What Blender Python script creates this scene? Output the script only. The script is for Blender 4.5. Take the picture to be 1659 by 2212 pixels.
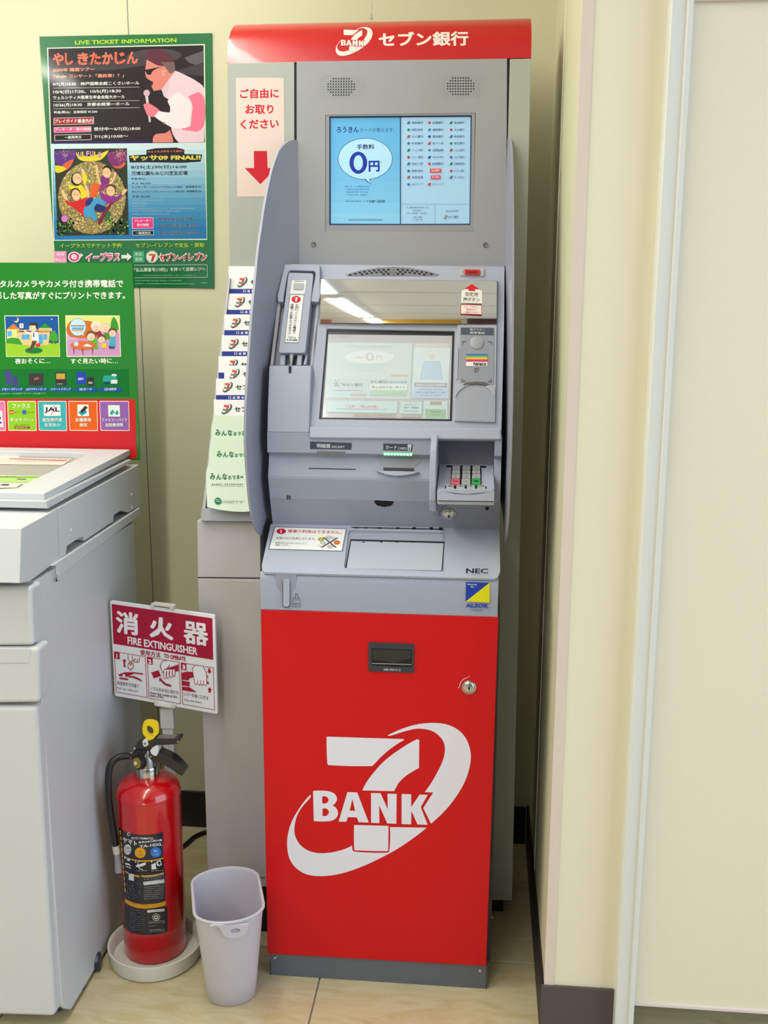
import bpy, bmesh, math, random
from math import sin, cos, pi, radians, sqrt
from mathutils import Vector, Matrix
from mathutils.geometry import tessellate_polygon
for o in list(bpy.data.objects): bpy.data.objects.remove(o)
SC = bpy.context.scene; COL = SC.collection
random.seed(7)
W, H = 1659, 2212
# ---------------------------------------------------------------- camera
CAM = Vector((.1903, -1.8653, 1.3719)); YAW, PIT, ROL, FPX = .0953, .204, .0035, 2232.6
_f = Vector((-sin(YAW)*cos(PIT), cos(YAW)*cos(PIT), -sin(PIT)))
_r0 = Vector((cos(YAW), sin(YAW), 0)); _u0 = _r0.cross(_f)
_r = cos(ROL)*_r0 + sin(ROL)*_u0; _u = -sin(ROL)*_r0 + cos(ROL)*_u0
cd = bpy.data.cameras.new('camera'); cam = bpy.data.objects.new('camera', cd); COL.objects.link(cam)
cam.matrix_world = Matrix(((_r.x, _u.x, -_f.x, CAM.x), (_r.y, _u.y, -_f.y, CAM.y), (_r.z, _u.z, -_f.z, CAM.z), (0, 0, 0, 1)))
cd.sensor_fit = 'VERTICAL'; cd.sensor_height = 24; cd.lens = FPX*24/H; cd.clip_start = .02
SC.camera = cam
# ---------------------------------------------------------------- world, lights, exposure
def lin(c): return tuple(((x/255)/12.92 if x/255 <= .04045 else ((x/255+.055)/1.055)**2.4) for x in c)
wd = bpy.data.worlds.new('world'); SC.world = wd; wd.use_nodes = True
wd.node_tree.nodes['Background'].inputs[0].default_value = (.80, .88, 1, 1)
wd.node_tree.nodes['Background'].inputs[1].default_value = .12
def area(name, loc, target, sx, sy, power, col):
    l = bpy.data.lights.new(name, 'AREA'); l.shape = 'RECTANGLE'; l.size = sx; l.size_y = sy; l.energy = power; l.color = col
    o = bpy.data.objects.new(name, l); COL.objects.link(o); o.location = loc
    o.rotation_euler = (Vector(target)-Vector(loc)).to_track_quat('-Z', 'Y').to_euler(); return o
area('window_daylight', (3.1, -1.9, 1.45), (-.6, .1, .9), 3.0, 2.3, 76, (.66, .81, 1))
area('shopfront_daylight', (-1.7, -5.4, 1.5), (-.1, 0, .9), 2.8, 2.1, 12, (.82, .90, 1))
LAMPS = [(-.52, -.34), (-.52, -1.8), (-.52, -3.25), (-.52, -4.7), (-1.7, -.42), (-2.1, -2.2), (2.2, -4.6)]
LAMP_W, LAMP_COL = 14, (1, .98, .88)
V = SC.view_settings; V.view_transform = 'Standard'; V.look = 'None'; V.gamma = 1; V.use_curve_mapping = False; V.exposure = 0
SC.cycles.max_bounces = 8; SC.cycles.use_denoising = True
# ---------------------------------------------------------------- helpers: from the photograph's pixels to points on planes in the room
def ray(u, v): return _r*((u-W/2)/FPX) + _u*(-(v-H/2)/FPX) + _f
class Plane:
    def __init__(s, p, n): s.p = Vector(p); s.n = Vector(n).normalized()
    def pt(s, u, v, off=0):
        d = ray(u, v); p = s.p + s.n*off; return CAM + d*((p-CAM).dot(s.n)/d.dot(s.n))
    def nrm(s, u, v): return s.n
def aty(u, v, y): return Plane((0, y, 0), (0, -1, 0)).pt(u, v)
def atx(u, v, x): return Plane((x, 0, 0), (1, 0, 0)).pt(u, v)
def atz(u, v, z): return Plane((0, 0, z), (0, 0, 1)).pt(u, v)
class Cyl:                                   # upright cylinder
    def __init__(s, x, y, r): s.x, s.y, s.r = x, y, r
    def pt(s, u, v, off=0):
        d = ray(u, v); r = s.r+off; ox, oy = CAM.x-s.x, CAM.y-s.y
        a = d.x*d.x+d.y*d.y; b = 2*(ox*d.x+oy*d.y); c = ox*ox+oy*oy-r*r
        q = max(0, b*b-4*a*c); return CAM + d*((-b-sqrt(q))/(2*a))
class Prof:                                  # (y, z) profile swept along x
    def __init__(s, pts): s.pts = pts
    def pt(s, u, v, off=0):
        best = None
        for (y0, z0), (y1, z1) in zip(s.pts[:-1], s.pts[1:]):
            n = Vector((0, -(z1-z0), y1-y0)).normalized(); q = Plane(Vector((0, y0, z0))+n*off, n).pt(u, v)
            t = ((q.y-y0)*(y1-y0)+(q.z-z0)*(z1-z0))/((y1-y0)**2+(z1-z0)**2)
            e = max(0, -t, t-1)
            if best is None or e < best[0]-1e-6: best = (e, q)
        return best[1]
def zm(x0, y0, x1, s0=1659):                 # coordinates read off an enlarged crop -> photo pixels
    s = s0/(x1-x0)
    def f(*p):
        if len(p) == 2 and not hasattr(p[0], '__len__'): return (x0+p[0]/s, y0+p[1]/s)
        return [(x0+a/s, y0+b/s) for a, b in (p[0] if len(p) == 1 else p)]
    f.s = s; return f
# ---------------------------------------------------------------- materials
MATS = {}
def M(rgb, rough=.5, metal=0, emit=0, coat=0, grain=0, spec=.5, trans=0, grainscale=900, sss=0, vary=0, varyscale=6):
    k = (tuple(rgb), rough, metal, emit, coat, grain, spec, trans, grainscale, sss, vary, varyscale)
    if k in MATS: return MATS[k]
    m = bpy.data.materials.new('finish'); m.use_nodes = True; nt = m.node_tree; b = nt.nodes['Principled BSDF']
    c = (*lin(rgb), 1); b.inputs['Base Color'].default_value = c; b.inputs['Roughness'].default_value = rough
    b.inputs['Metallic'].default_value = metal; b.inputs['Specular IOR Level'].default_value = spec
    b.inputs['Coat Weight'].default_value = coat; b.inputs['Coat Roughness'].default_value = .06
    if trans: b.inputs['Transmission Weight'].default_value = trans
    if sss:
        b.inputs['Subsurface Weight'].default_value = sss; b.inputs['Subsurface Radius'].default_value = (.03, .03, .03); b.inputs['Subsurface Scale'].default_value = .5
    if emit: b.inputs['Emission Color'].default_value = c; b.inputs['Emission Strength'].default_value = emit
    tc = None
    def coord(sc, det=3):
        t = nt.nodes.new('ShaderNodeTexCoord'); n = nt.nodes.new('ShaderNodeTexNoise'); n.inputs['Scale'].default_value = sc; n.inputs['Detail'].default_value = det
        nt.links.new(t.outputs['Object'], n.inputs['Vector']); return n
    if vary:
        n = coord(varyscale, 5); r = nt.nodes.new('ShaderNodeMix'); r.data_type = 'RGBA'
        r.inputs[6].default_value = c; r.inputs[7].default_value = tuple(x*(1-vary) for x in c[:3])+(1,)
        nt.links.new(n.outputs['Fac'], r.inputs[0]); nt.links.new(r.outputs[2], b.inputs['Base Color'])
    if grain:
        n = coord(grainscale); bp = nt.nodes.new('ShaderNodeBump'); bp.inputs['Strength'].default_value = grain; bp.inputs['Distance'].default_value = .0006
        nt.links.new(n.outputs['Fac'], bp.inputs['Height']); nt.links.new(bp.outputs['Normal'], b.inputs['Normal'])
    MATS[k] = m; return m
ORG = {}
def tag(o, label=None, cat=None, group=None, kind=None):
    if label: o['label'] = label
    if cat: o['category'] = cat
    if group: o['group'] = group
    if kind: o['kind'] = kind
    return o
def thing(name, loc, label, cat, group=None):
    o = bpy.data.objects.new(name, None); COL.objects.link(o); o.location = loc; o.empty_display_size = .05
    ORG[o] = Vector(loc); return tag(o, label, cat, group)
def link(name, verts, faces, mats, parent=None, idx=None, origin=None, bevel=0, seg=2, smooth=False, label=None, kind=None, recalc=True):
    """one mesh object; verts are given in room coordinates"""
    me = bpy.data.meshes.new(name); 
    o = bpy.data.objects.new(name, me); COL.objects.link(o)
    if parent is not None: org = ORG[parent]; o.parent = parent
    else:
        org = Vector(origin) if origin is not None else Vector((0, 0, 0)); o.location = org
    ORG[o] = org
    me.from_pydata([Vector(v)-org for v in verts], [], faces)
    if not isinstance(mats, (list, tuple)): mats = [mats]
    for m in mats: me.materials.append(m)
    if idx: me.polygons.foreach_set('material_index', idx)
    if recalc:
        bm = bmesh.new(); bm.from_mesh(me); bmesh.ops.recalc_face_normals(bm, faces=bm.faces); bm.to_mesh(me); bm.free()
    if smooth:
        me.polygons.foreach_set('use_smooth', [True]*len(me.polygons))
        try: me.set_sharp_from_angle(angle=radians(38))
        except Exception: pass
    if bevel:
        b = o.modifiers.new('bevel', 'BEVEL'); b.width = bevel; b.segments = seg; b.limit_method = 'ANGLE'; b.angle_limit = radians(32)
        if bevel > .0014 and not smooth:
            me.polygons.foreach_set('use_smooth', [True]*len(me.polygons)); b.harden_normals = True
    if label: o['label'] = label
    if kind: o['kind'] = kind
    return o
class MB:
    def __init__(s): s.v = []; s.f = []; s.i = []
    def add(s, vs, fs, i=0):
        n = len(s.v); s.v += [Vector(v) for v in vs]; s.f += [tuple(a+n for a in f) for f in fs]; s.i += [i]*len(fs); return s
    def box(s, x0, x1, y0, y1, z0, z1, i=0):
        vs = [(x, y, z) for x in (x0, x1) for y in (y0, y1) for z in (z0, z1)]
        return s.add(vs, [(0, 1, 3, 2), (4, 6, 7, 5), (0, 4, 5, 1), (2, 3, 7, 6), (0, 2, 6, 4), (1, 5, 7, 3)], i)
    def loft(s, rings, closed=True, caps=True, i=0):
        n = len(rings[0]); vs = [p for r in rings for p in r]; fs = []
        for a in range(len(rings)-1):
            for b in range(n if closed else n-1):
                c = (b+1) % n; fs.append((a*n+b, a*n+c, (a+1)*n+c, (a+1)*n+b))
        if caps: fs.append(tuple(range(n))[::-1]); fs.append(tuple((len(rings)-1)*n+k for k in range(n)))
        return s.add(vs, fs, i)
    def lathe(s, prof, c, n=32, axis=None, caps=True, i=0, u=None, w=None):
        """prof: (radius, height) along axis from c"""
        ax = Vector(axis or (0, 0, 1)).normalized(); e1 = ax.orthogonal().normalized() if u is None else Vector(u).normalized(); e2 = ax.cross(e1); c = Vector(c)
        return s.loft([[c+ax*h+(e1*cos(2*pi*k/n)+e2*sin(2*pi*k/n))*r for k in range(n)] for r, h in prof], True, caps, i)
    def tube(s, pts, r, n=10, i=0, flat=1, up=None):
        pts = [Vector(p) for p in pts]; rings = []; e = None
        for k, p in enumerate(pts):
            t = (pts[min(k+1, len(pts)-1)]-pts[max(k-1, 0)]).normalized()
            if e is None: e = Vector(up) if up is not None else t.orthogonal()
            e = (e-t*e.dot(t)).normalized(); g = t.cross(e); rr = r[k] if hasattr(r, '__len__') else r
            rings.append([p+(e*cos(2*pi*a/n)*flat+g*sin(2*pi*a/n))*rr for a in range(n)])
        return s.loft(rings, True, True, i)
    def slab(s, outer, holes, front, back, i=0):
        """outer/holes: 2D loops; front(p)/back(p) -> 3D points"""
        loops = [outer]+list(holes); flat = [p for l in loops for p in l]
        tri = tessellate_polygon([[Vector((a, b, 0)) for a, b in l] for l in loops]); n = len(flat)
        vs = [front(p) for p in flat]+[back(p) for p in flat]; fs = []
        if holes or len(outer) > 8: fs += [tuple(t) for t in tri]+[tuple(n+k for k in reversed(t)) for t in tri]
        else: fs += [tuple(range(n)), tuple(n+k for k in reversed(range(n)))]
        st = 0
        for l in loops:
            m = len(l)
            for k in range(m): fs.append((st+k, st+(k+1) % m, n+st+(k+1) % m, n+st+k))
            st += m
        return s.add(vs, fs, i)
    def px(s, fr, outer, f0, b0, holes=(), i=0):
        """plate whose front outline is given in photo pixels on plane fr shifted by f0; back lies at offset b0"""
        return s.slab(outer, holes, lambda p: fr.pt(p[0], p[1], f0), lambda p: fr.pt(p[0], p[1], f0)+fr.n*(b0-f0), i)
    def extx(s, prof, x0, x1, i=0):
        return s.slab(prof, (), lambda p: Vector((x0, p[0], p[1])), lambda p: Vector((x1, p[0], p[1])), i)
    def build(s, name, mats, parent=None, **k): return link(name, s.v, s.f, mats, parent, idx=s.i, **k)
def chaikin(p, n=2):
    for _ in range(n):
        q = []
        for k in range(len(p)):
            a, b = p[k], p[(k+1) % len(p)]; q += [(a[0]*.75+b[0]*.25, a[1]*.75+b[1]*.25), (a[0]*.25+b[0]*.75, a[1]*.25+b[1]*.75)]
        p = q
    return p
def curvy(p, thr=58, n=4):
    m = len(p); P = [Vector(q) for q in p]
    def turn(k):
        a = P[k]-P[k-1]; b = P[(k+1) % m]-P[k]
        return degrees_(a, b)
    sm = [turn(k) < thr for k in range(m)]; out = []
    for k in range(m):
        k2 = (k+1) % m; p1, p2 = P[k], P[k2]; out.append(tuple(p1))
        if not (sm[k] or sm[k2]) : continue
        L = (p2-p1).length
        def tan(i, a, c):
            if not sm[i]: return None
            v = (P[(i+1) % m]-P[i-1]); return v.normalized()*L
        t1, t2 = tan(k, 0, 0), tan(k2, 0, 0); ch = p2-p1
        if t1 is None: t1 = ch*2-t2 if t2 is not None else ch
        if t2 is None: t2 = ch*2-t1
        for j in range(1, n):
            t = j/n; h = (2*t**3-3*t*t+1)*p1+(t**3-2*t*t+t)*t1+(-2*t**3+3*t*t)*p2+(t**3-t*t)*t2; out.append((h.x, h.y))
    return out
def degrees_(a, b): return 180 if a.length < 1e-6 or b.length < 1e-6 else math.degrees(a.angle(b))
def rrect(x0, y0, x1, y1, r, n=4):
    r = min(r, (x1-x0)/2, (y1-y0)/2); out = []
    for cx, cy, a in ((x1-r, y0+r, -90), (x1-r, y1-r, 0), (x0+r, y1-r, 90), (x0+r, y0+r, 180)):
        out += [(cx+r*cos(radians(a+90*k/n)), cy+r*sin(radians(a+90*k/n))) for k in range(n+1)]
    return out
def rquad(q, r, n=3):                         # quad with rounded corners
    out = []
    for k in range(len(q)):
        p = Vector(q[k]); a = Vector(q[k-1]); b = Vector(q[(k+1) % len(q)]); p0 = p+(a-p).normalized()*r; p1 = p+(b-p).normalized()*r
        for j in range(n+1):
            t = j/n; c = p0*(1-t)**2+p*2*t*(1-t)+p1*t*t; out.append((c.x, c.y))
    return out
def ell(cx, cy, rx, ry=None, n=24, a0=0, a1=360, rot=0):
    ry = rx if ry is None else ry; full = abs(a1-a0) >= 360; m = n if full else n+1; out = []
    for k in range(m):
        a = radians(a0+(a1-a0)*k/n); x, y = rx*cos(a), ry*sin(a); out.append((cx+x*cos(rot)-y*sin(rot), cy+x*sin(rot)+y*cos(rot)))
    return out
def quadpt(q, s, t):
    a = (q[0][0]*(1-s)+q[1][0]*s, q[0][1]*(1-s)+q[1][1]*s); b = (q[3][0]*(1-s)+q[2][0]*s, q[3][1]*(1-s)+q[2][1]*s)
    return (a[0]*(1-t)+b[0]*t, a[1]*(1-t)+b[1]*t)
# ---------------------------------------------------------------- flat print: ink shapes and lettering laid on a surface
TXT = {}
def glyphs(s, bold):
    k = (s, bold)
    if k in TXT: return TXT[k]
    c = bpy.data.curves.new('t', 'FONT'); c.body = s; c.resolution_u = 2; c.offset = bold
    o = bpy.data.objects.new('t', c); me = o.to_mesh(); vs = [(v.co.x, v.co.y) for v in me.vertices]; fs = [tuple(p.vertices) for p in me.polygons]
    o.to_mesh_clear(); bpy.data.objects.remove(o); bpy.data.curves.remove(c)
    if not vs: vs = [(0, 0), (1, 0), (1, 1)]; fs = [(0, 1, 2)]
    xs = [v[0] for v in vs]; ys = [v[1] for v in vs]; bb = (min(xs), min(ys), max(xs)-min(xs), max(max(ys)-min(ys), 1e-4))
    TXT[k] = (vs, fs, bb); return TXT[k]
class Ink:
    STEP = .000018
    def __init__(s, fr, base=.0003, emit=0, rough=.45, coat=0): s.fr = fr; s.v = []; s.f = []; s.i = []; s.cols = []; s.z = base; s.emit = emit; s.rough = rough; s.coat = coat
    def c(s, col):
        col = tuple(col)
        if col not in s.cols: s.cols.append(col)
        return s.cols.index(col)
    def up(s, n=1): s.z += s.STEP*n
    def raw(s, col, pts, faces, L=None):
        if L is None: s.up()
        if not isinstance(s.fr, Plane):
            pts = list(pts); out = []; cache = {}; lim = 3.2 if isinstance(s.fr, Cyl) else 5
            def mid(a, b):
                k = (min(a, b), max(a, b))
                if k not in cache: pts.append(((pts[a][0]+pts[b][0])/2, (pts[a][1]+pts[b][1])/2)); cache[k] = len(pts)-1
                return cache[k]
            st = []
            for f in faces: st += [(f[0], f[j], f[j+1]) for j in range(1, len(f)-1)]
            ax = 0 if isinstance(s.fr, Cyl) else 1
            while st:
                t = st.pop(); d = [abs(pts[t[j]][ax]-pts[t[(j+1) % 3]][ax]) for j in range(3)]; m = max(d)
                if m <= lim: out.append(t); continue
                j = d.index(m); a, b, c = t[j], t[(j+1) % 3], t[(j+2) % 3]; q = mid(a, b); st += [(a, q, c), (q, b, c)]
            faces = out
        z = s.z if L is None else L; n = len(s.v); s.v += [s.fr.pt(a, b, z) for a, b in pts]; s.f += [tuple(k+n for k in f) for f in faces]; s.i += [s.c(col)]*len(faces)
    def poly(s, col, pts, holes=(), L=None):
        loops = [list(pts)]+[list(h) for h in holes]; flat = [p for l in loops for p in l]
        s.raw(col, flat, [tuple(t) for t in tessellate_polygon([[Vector((a, b, 0)) for a, b in l] for l in loops])], L)
    def rect(s, col, x0, y0, x1, y1, L=None): s.poly(col, [(x0, y0), (x1, y0), (x1, y1), (x0, y1)], L=L)
    def grid(s, col, q, nx=1, ny=1, L=None):
        pts = [quadpt(q, a/nx, b/ny) for b in range(ny+1) for a in range(nx+1)]
        cf = col if callable(col) else None
        fs = [(b*(nx+1)+a, b*(nx+1)+a+1, (b+1)*(nx+1)+a+1, (b+1)*(nx+1)+a) for b in range(ny) for a in range(nx)]
        if cf:
            s.up(); z = s.z
            for b in range(ny): s.raw(cf((b+.5)/ny), pts, fs[b*nx:(b+1)*nx], L=z)
        else: s.raw(col, pts, fs, L)
    def line(s, col, pts, w, L=None, closed=False):
        if L is None: s.up(); L = s.z
        pts = list(pts)
        if closed: pts = pts+[pts[0]]
        for p, q in zip(pts[:-1], pts[1:]):
            a, b = Vector(p), Vector(q); d = b-a
            if d.length < 1e-6: continue
            d.normalize(); n = Vector((-d.y, d.x))*w/2; e = d*w*.3
            s.poly(col, [a-n-e, b-n+e, b+n+e, a+n-e], L=L); L += s.STEP*.05
    def text(s, col, t, p0, p1, h, bold=.012, up=None, L=None, center=None):
        """ink box of the string: bottom-left p0, bottom-right p1, height h (photo pixels)"""
        ascii_ = all(ord(q) < 256 for q in t); vs, fs, (bx, by, bw, bh) = glyphs(t, bold if ascii_ else 0); a = Vector(p0); d = Vector(p1)-a
        n = Vector((d.y, -d.x)).normalized() if up is None else Vector(up).normalized()
        if ascii_ or bold < .004: s.raw(col, [tuple(a+d*((x-bx)/bw)+n*h*((y-by)/bh)) for x, y in vs], fs, L); return
        if L is None: s.up(); L = s.z
        sx, sy = (bold, bold) ; k = bold*1.0
        W_, H_ = bw+2*k, bh+2*k; sh = [(0, 0), (-k, 0), (k, 0), (0, k), (0, -k)] if h < 8 or bold < .015 else [(0, 0), (-k, 0), (k, 0), (0, k), (0, -k), (-.72*k, -.72*k), (.72*k, .72*k), (-.72*k, .72*k), (.72*k, -.72*k)]
        for j, (ox, oy) in enumerate(sh): s.raw(col, [tuple(a+d*((x-bx+ox+k)/W_)+n*h*((y-by+oy+k)/H_)) for x, y in vs], fs, L+j*.000005)
        s.up(1)
    def micro(s, col, x0, y0, x1, h, y1=None, dense=.75, L=None):
        if L is None: s.up(); L = s.z
        y1 = y0 if y1 is None else y1; x = x0
        while x < x1-.5:
            w = min(random.uniform(.7, 1.0)*h, x1-x); t = (x-x0)/(x1-x0); y = y0+(y1-y0)*t
            if random.random() < .5+dense/2:
                e = h*.17; hh = h*random.uniform(.7, .95)
                s.poly(col, [(x, y-hh), (x+w*.78, y-hh), (x+w*.78, y-hh+e), (x, y-hh+e)], L=L)
                k = random.uniform(.1, .6)*w; s.poly(col, [(x+k, y-hh), (x+k+e, y-hh), (x+k+e, y), (x+k, y)], L=L+2e-6)
                if random.random() < .7: q = random.uniform(.2, .6)*h; s.poly(col, [(x, y-q), (x+w*.8, y-q), (x+w*.8, y-q+e), (x, y-q+e)], L=L+4e-6)
            x += w
    def build(s, name, parent, **k):
        if getattr(s, 'wash', None):
            s.cols = [tuple(c[j]*(1-s.wash[1])+s.wash[0][j]*s.wash[1] for j in range(3)) for c in s.cols]
        mats = [M(c[:3], emit=(c[3] if len(c) > 3 else s.emit), rough=s.rough, coat=s.coat, spec=.3 if not s.emit else .2) for c in s.cols]
        return link(name, s.v, s.f, mats, parent, idx=s.i, recalc=False, **k)
def struct(o, label=None): o['kind'] = 'structure'; 
# ================================================================ the setting
CREAM = M((212, 210, 180), .55, grain=.15, grainscale=300, spec=.35)
CREAM2 = M((234, 226, 204), .5, grain=.12, grainscale=300, spec=.3)
DARKB = M((30, 25, 30), .5); WHITE = M((236, 236, 230), .4)
YW, XN, YP = .593, .33, -.12
HT = 2.6
def sbox(name, x0, x1, y0, y1, z0, z1, m, bevel=0, parent=None):
    o = MB().box(x0, x1, y0, y1, z0, z1).build(name, m, parent, bevel=bevel)
    if parent is None: o['kind'] = 'structure'
    return o
TILE = M((198, 188, 156), .26, spec=.5, vary=.26, varyscale=7)
nt_ = TILE.node_tree; n_ = [n for n in nt_.nodes if n.type == 'TEX_NOISE'][0]; tc_n = [n for n in nt_.nodes if n.type == 'TEX_COORD'][0]
mp = nt_.nodes.new('ShaderNodeMapping'); mp.inputs['Scale'].default_value = (1.0, 3.4, 1); mp.inputs['Rotation'].default_value = (0, 0, .6); n_.inputs['Distortion'].default_value = 1.6; n_.inputs['Roughness'].default_value = .62
geo_ = nt_.nodes.new('ShaderNodeNewGeometry'); nt_.links.new(geo_.outputs['Position'], mp.inputs['Vector']); nt_.links.new(mp.outputs['Vector'], n_.inputs['Vector'])
rmp = nt_.nodes.new('ShaderNodeMapRange'); rmp.inputs[1].default_value = .38; rmp.inputs[2].default_value = .68; mx_ = [n for n in nt_.nodes if n.type == 'MIX'][0]; nt_.links.new(n_.outputs['Fac'], rmp.inputs[0]); nt_.links.new(rmp.outputs[0], mx_.inputs[0]); mx_.inputs[7].default_value = (*lin((184, 168, 128)), 1)
floor = sbox('floor', -3.4, 3.4, -7.2, 3.0, -.06, -.004, M((150, 145, 140), .7))
tm = {}
for a in range(-5, 6):
    for b in range(-11, 6):
        x0, y0 = -.118+.6*a, .095+.6*b
        big = -3 <= a <= 2 and -3 <= b <= 1
        if not big: continue
        g = .0016; mm = MB().box(x0+g, x0+.6-g, y0+g, y0+.6-g, -.004, 0).build('tile', TILE, floor, bevel=.0008, seg=1)
far = MB()
for a in range(-5, 6):
    for b in range(-12, 6):
        if -3 <= a <= 2 and -3 <= b <= 1: continue
        x0, y0 = -.118+.6*a, .095+.6*b; g = .0016; far.box(max(-3.4, x0+g), min(3.4, x0+.6-g), max(-7.2, y0+g), min(3.0, y0+.6-g), -.004, 0)
far.build('tile_field', TILE, floor, kind='stuff')
# back wall: boarded panels with a joint, skirting
SX = -.633
wb = sbox('wall_back', -3.4, XN+.02, YW+.006, YW+.10, 0, HT, CREAM)
for x0, x1 in ((-3.4, SX-.9), (SX-.897, SX-.0012), (SX+.0012, XN)):
    MB().box(x0, x1, YW, YW+.006, 0, HT).build('panel', CREAM, wb)
MB().box(SX-.0012, SX+.0012, YW+.003, YW+.0062, 0, HT).build('joint_strip', M((150, 150, 160), .5), wb)
sbox('baseboard_back', -3.4, XN-.008, YW-.008, YW, 0, .10, DARKB, .001)
wr = sbox('wall_right', XN, XN+.012, YP, YW+.1, 0, HT, CREAM)
MB().box(XN-.0012, XN, .285, .289, .1, HT).build('joint_strip', M((235, 230, 205), .4), wr)
sbox('baseboard_right', XN-.006, XN, YP-.004, YW-.008, 0, .108, DARKB, .001)
# pillar face, corner guard, door post, door panel
wp = sbox('wall_pillar', XN+.012, .475, YP, YP+.02, 0, HT, CREAM2)
MB().slab([(XN-.001, YP+.018), (XN-.001, YP-.002), (XN+.0175, YP-.002), (XN+.0175, YP), (XN+.001, YP), (XN+.001, YP+.018)], (), lambda p: Vector((p[0], p[1], .11)), lambda p: Vector((p[0], p[1], HT))).build('corner_guard', M((222, 206, 196), .45), wp)
sbox('baseboard_pillar', XN-.006, .4585, YP-.006, YP, 0, .11, M((84, 72, 76), .55), .001)
po = MB().slab([(.4585, YP+.02), (.4585, -.150), (.4605, -.153), (.482, -.153), (.4835, -.158), (.491, -.158), (.491, YP+.02)], (), lambda p: Vector((p[0], p[1], 0)), lambda p: Vector((p[0], p[1], HT))).build('trim_1', M((222, 224, 222), .35, spec=.5)); po['kind'] = 'structure'
d = sbox('door_1', .491, 1.55, -.140, -.10, .100, HT, CREAM2)
MB().box(.491, 1.55, -.144, -.10, .094, .1005).build('bottom_rail', M((226, 214, 212), .35), d, bevel=.001)
MB().box(.493, 1.55, -.150, -.142, 1.812, 1.90).build('top_rail', M((226, 206, 200), .45), d, bevel=.001)
# rest of the shell (only the chrome mirror on the machine and the light see it)
CEIL = M((238, 237, 230), .8)
ceil = sbox('ceiling', -3.4, 3.4, -7.2, 3.0, HT, HT+.08, CEIL)
for a in range(12):
    y = -7.0+.6*a; MB().box(-3.4, 3.4, y, y+.006, HT-.004, HT).build('ceiling_rail', M((150, 145, 130), .6), ceil)
sbox('wall_left', -3.5, -3.4, -7.2, 3.0, 0, HT, CREAM)
wf = sbox('wall_front', -3.4, 3.4, -7.3, -7.2, 2.32, HT, M((235, 215, 150), .6))
sbox('wall_storeroom', .34, 3.4, 1.2, 1.3, 0, HT, CREAM)
def board(x0, x1, z0, z1, y, col, label):
    z0 += .0
    o = MB().box(x0, x1, y, y+.04, z0, z1).build('hanging_board', M(col, .5), origin=((x0+x1)/2, y, z0), bevel=.004)
    return tag(o, label, 'sign')
board(-1.9, -.95, 2.22, 2.59, -3.0, (190, 110, 90), 'red hanging board reflected at the left foot of the chrome mirror')
board(-.45, .30, 2.22, 2.59, -3.0, (226, 178, 60), 'yellow hanging board reflected at the foot of the chrome mirror')
board(.34, 1.6, 1.95, 2.59, -2.8, (80, 40, 42), 'dark hanging board reflected at the right foot of the chrome mirror')
for k, (x, y) in enumerate(LAMPS):
    t = thing('ceiling_lamp', (x, y, HT), ['fluorescent ceiling lamp nearest the cash machine, seen in its mirror', 'fluorescent ceiling lamp second in the row seen in the mirror', 'fluorescent ceiling lamp third in the row seen in the mirror', 'fluorescent ceiling lamp farthest along the row seen in the mirror', 'fluorescent ceiling lamp over the far left of the shop, beside the back wall', 'fluorescent ceiling lamp on the far left of the shop, behind the camera', 'fluorescent ceiling lamp on the right side of the shop'][k], 'lamp', 'fluorescent ceiling lamps')
    MB().box(x-.055, x+.055, y-.66, y+.66, HT-.045, HT-.001).build('housing', M((235, 235, 232), .5), t, bevel=.006)
    MB().tube([(x, y-.62, HT-.065), (x, y+.62, HT-.065)], .016, 12).build('tube', M((255, 250, 235), emit=9), t, smooth=True)
    for s in (-1, 1): MB().box(x-.02, x+.02, y+s*.63-.012, y+s*.63+.012, HT-.085, HT-.045).build('lamp_holder', M((230, 230, 228), .5), t)
    l = bpy.data.lights.new('lamp_light', 'AREA'); l.shape = 'RECTANGLE'; l.size = .1; l.size_y = 1.25; l.energy = LAMP_W*(.75, .9, .8, .6, 1.9, 1.2, .4)[k]; l.color = LAMP_COL
    lo = bpy.data.objects.new('lamp_light', l); COL.objects.link(lo); lo.location = (x, y, HT-.09)
# crack with a loose flake above the machine's header
zh0 = zm(640, 30, 1160)
wf_ = Plane((0, YW-.0002, 0), (0, -1, 0)); k = Ink(wf_)
k.line((120, 105, 80), zh0((520, 0), (516, 10), (523, 20), (524, 40), (515, 28), (503, 30)), .9); k.line((190, 180, 140), [(803, 8), (803, 30)], .8)
k.build('crack', wb)
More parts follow.
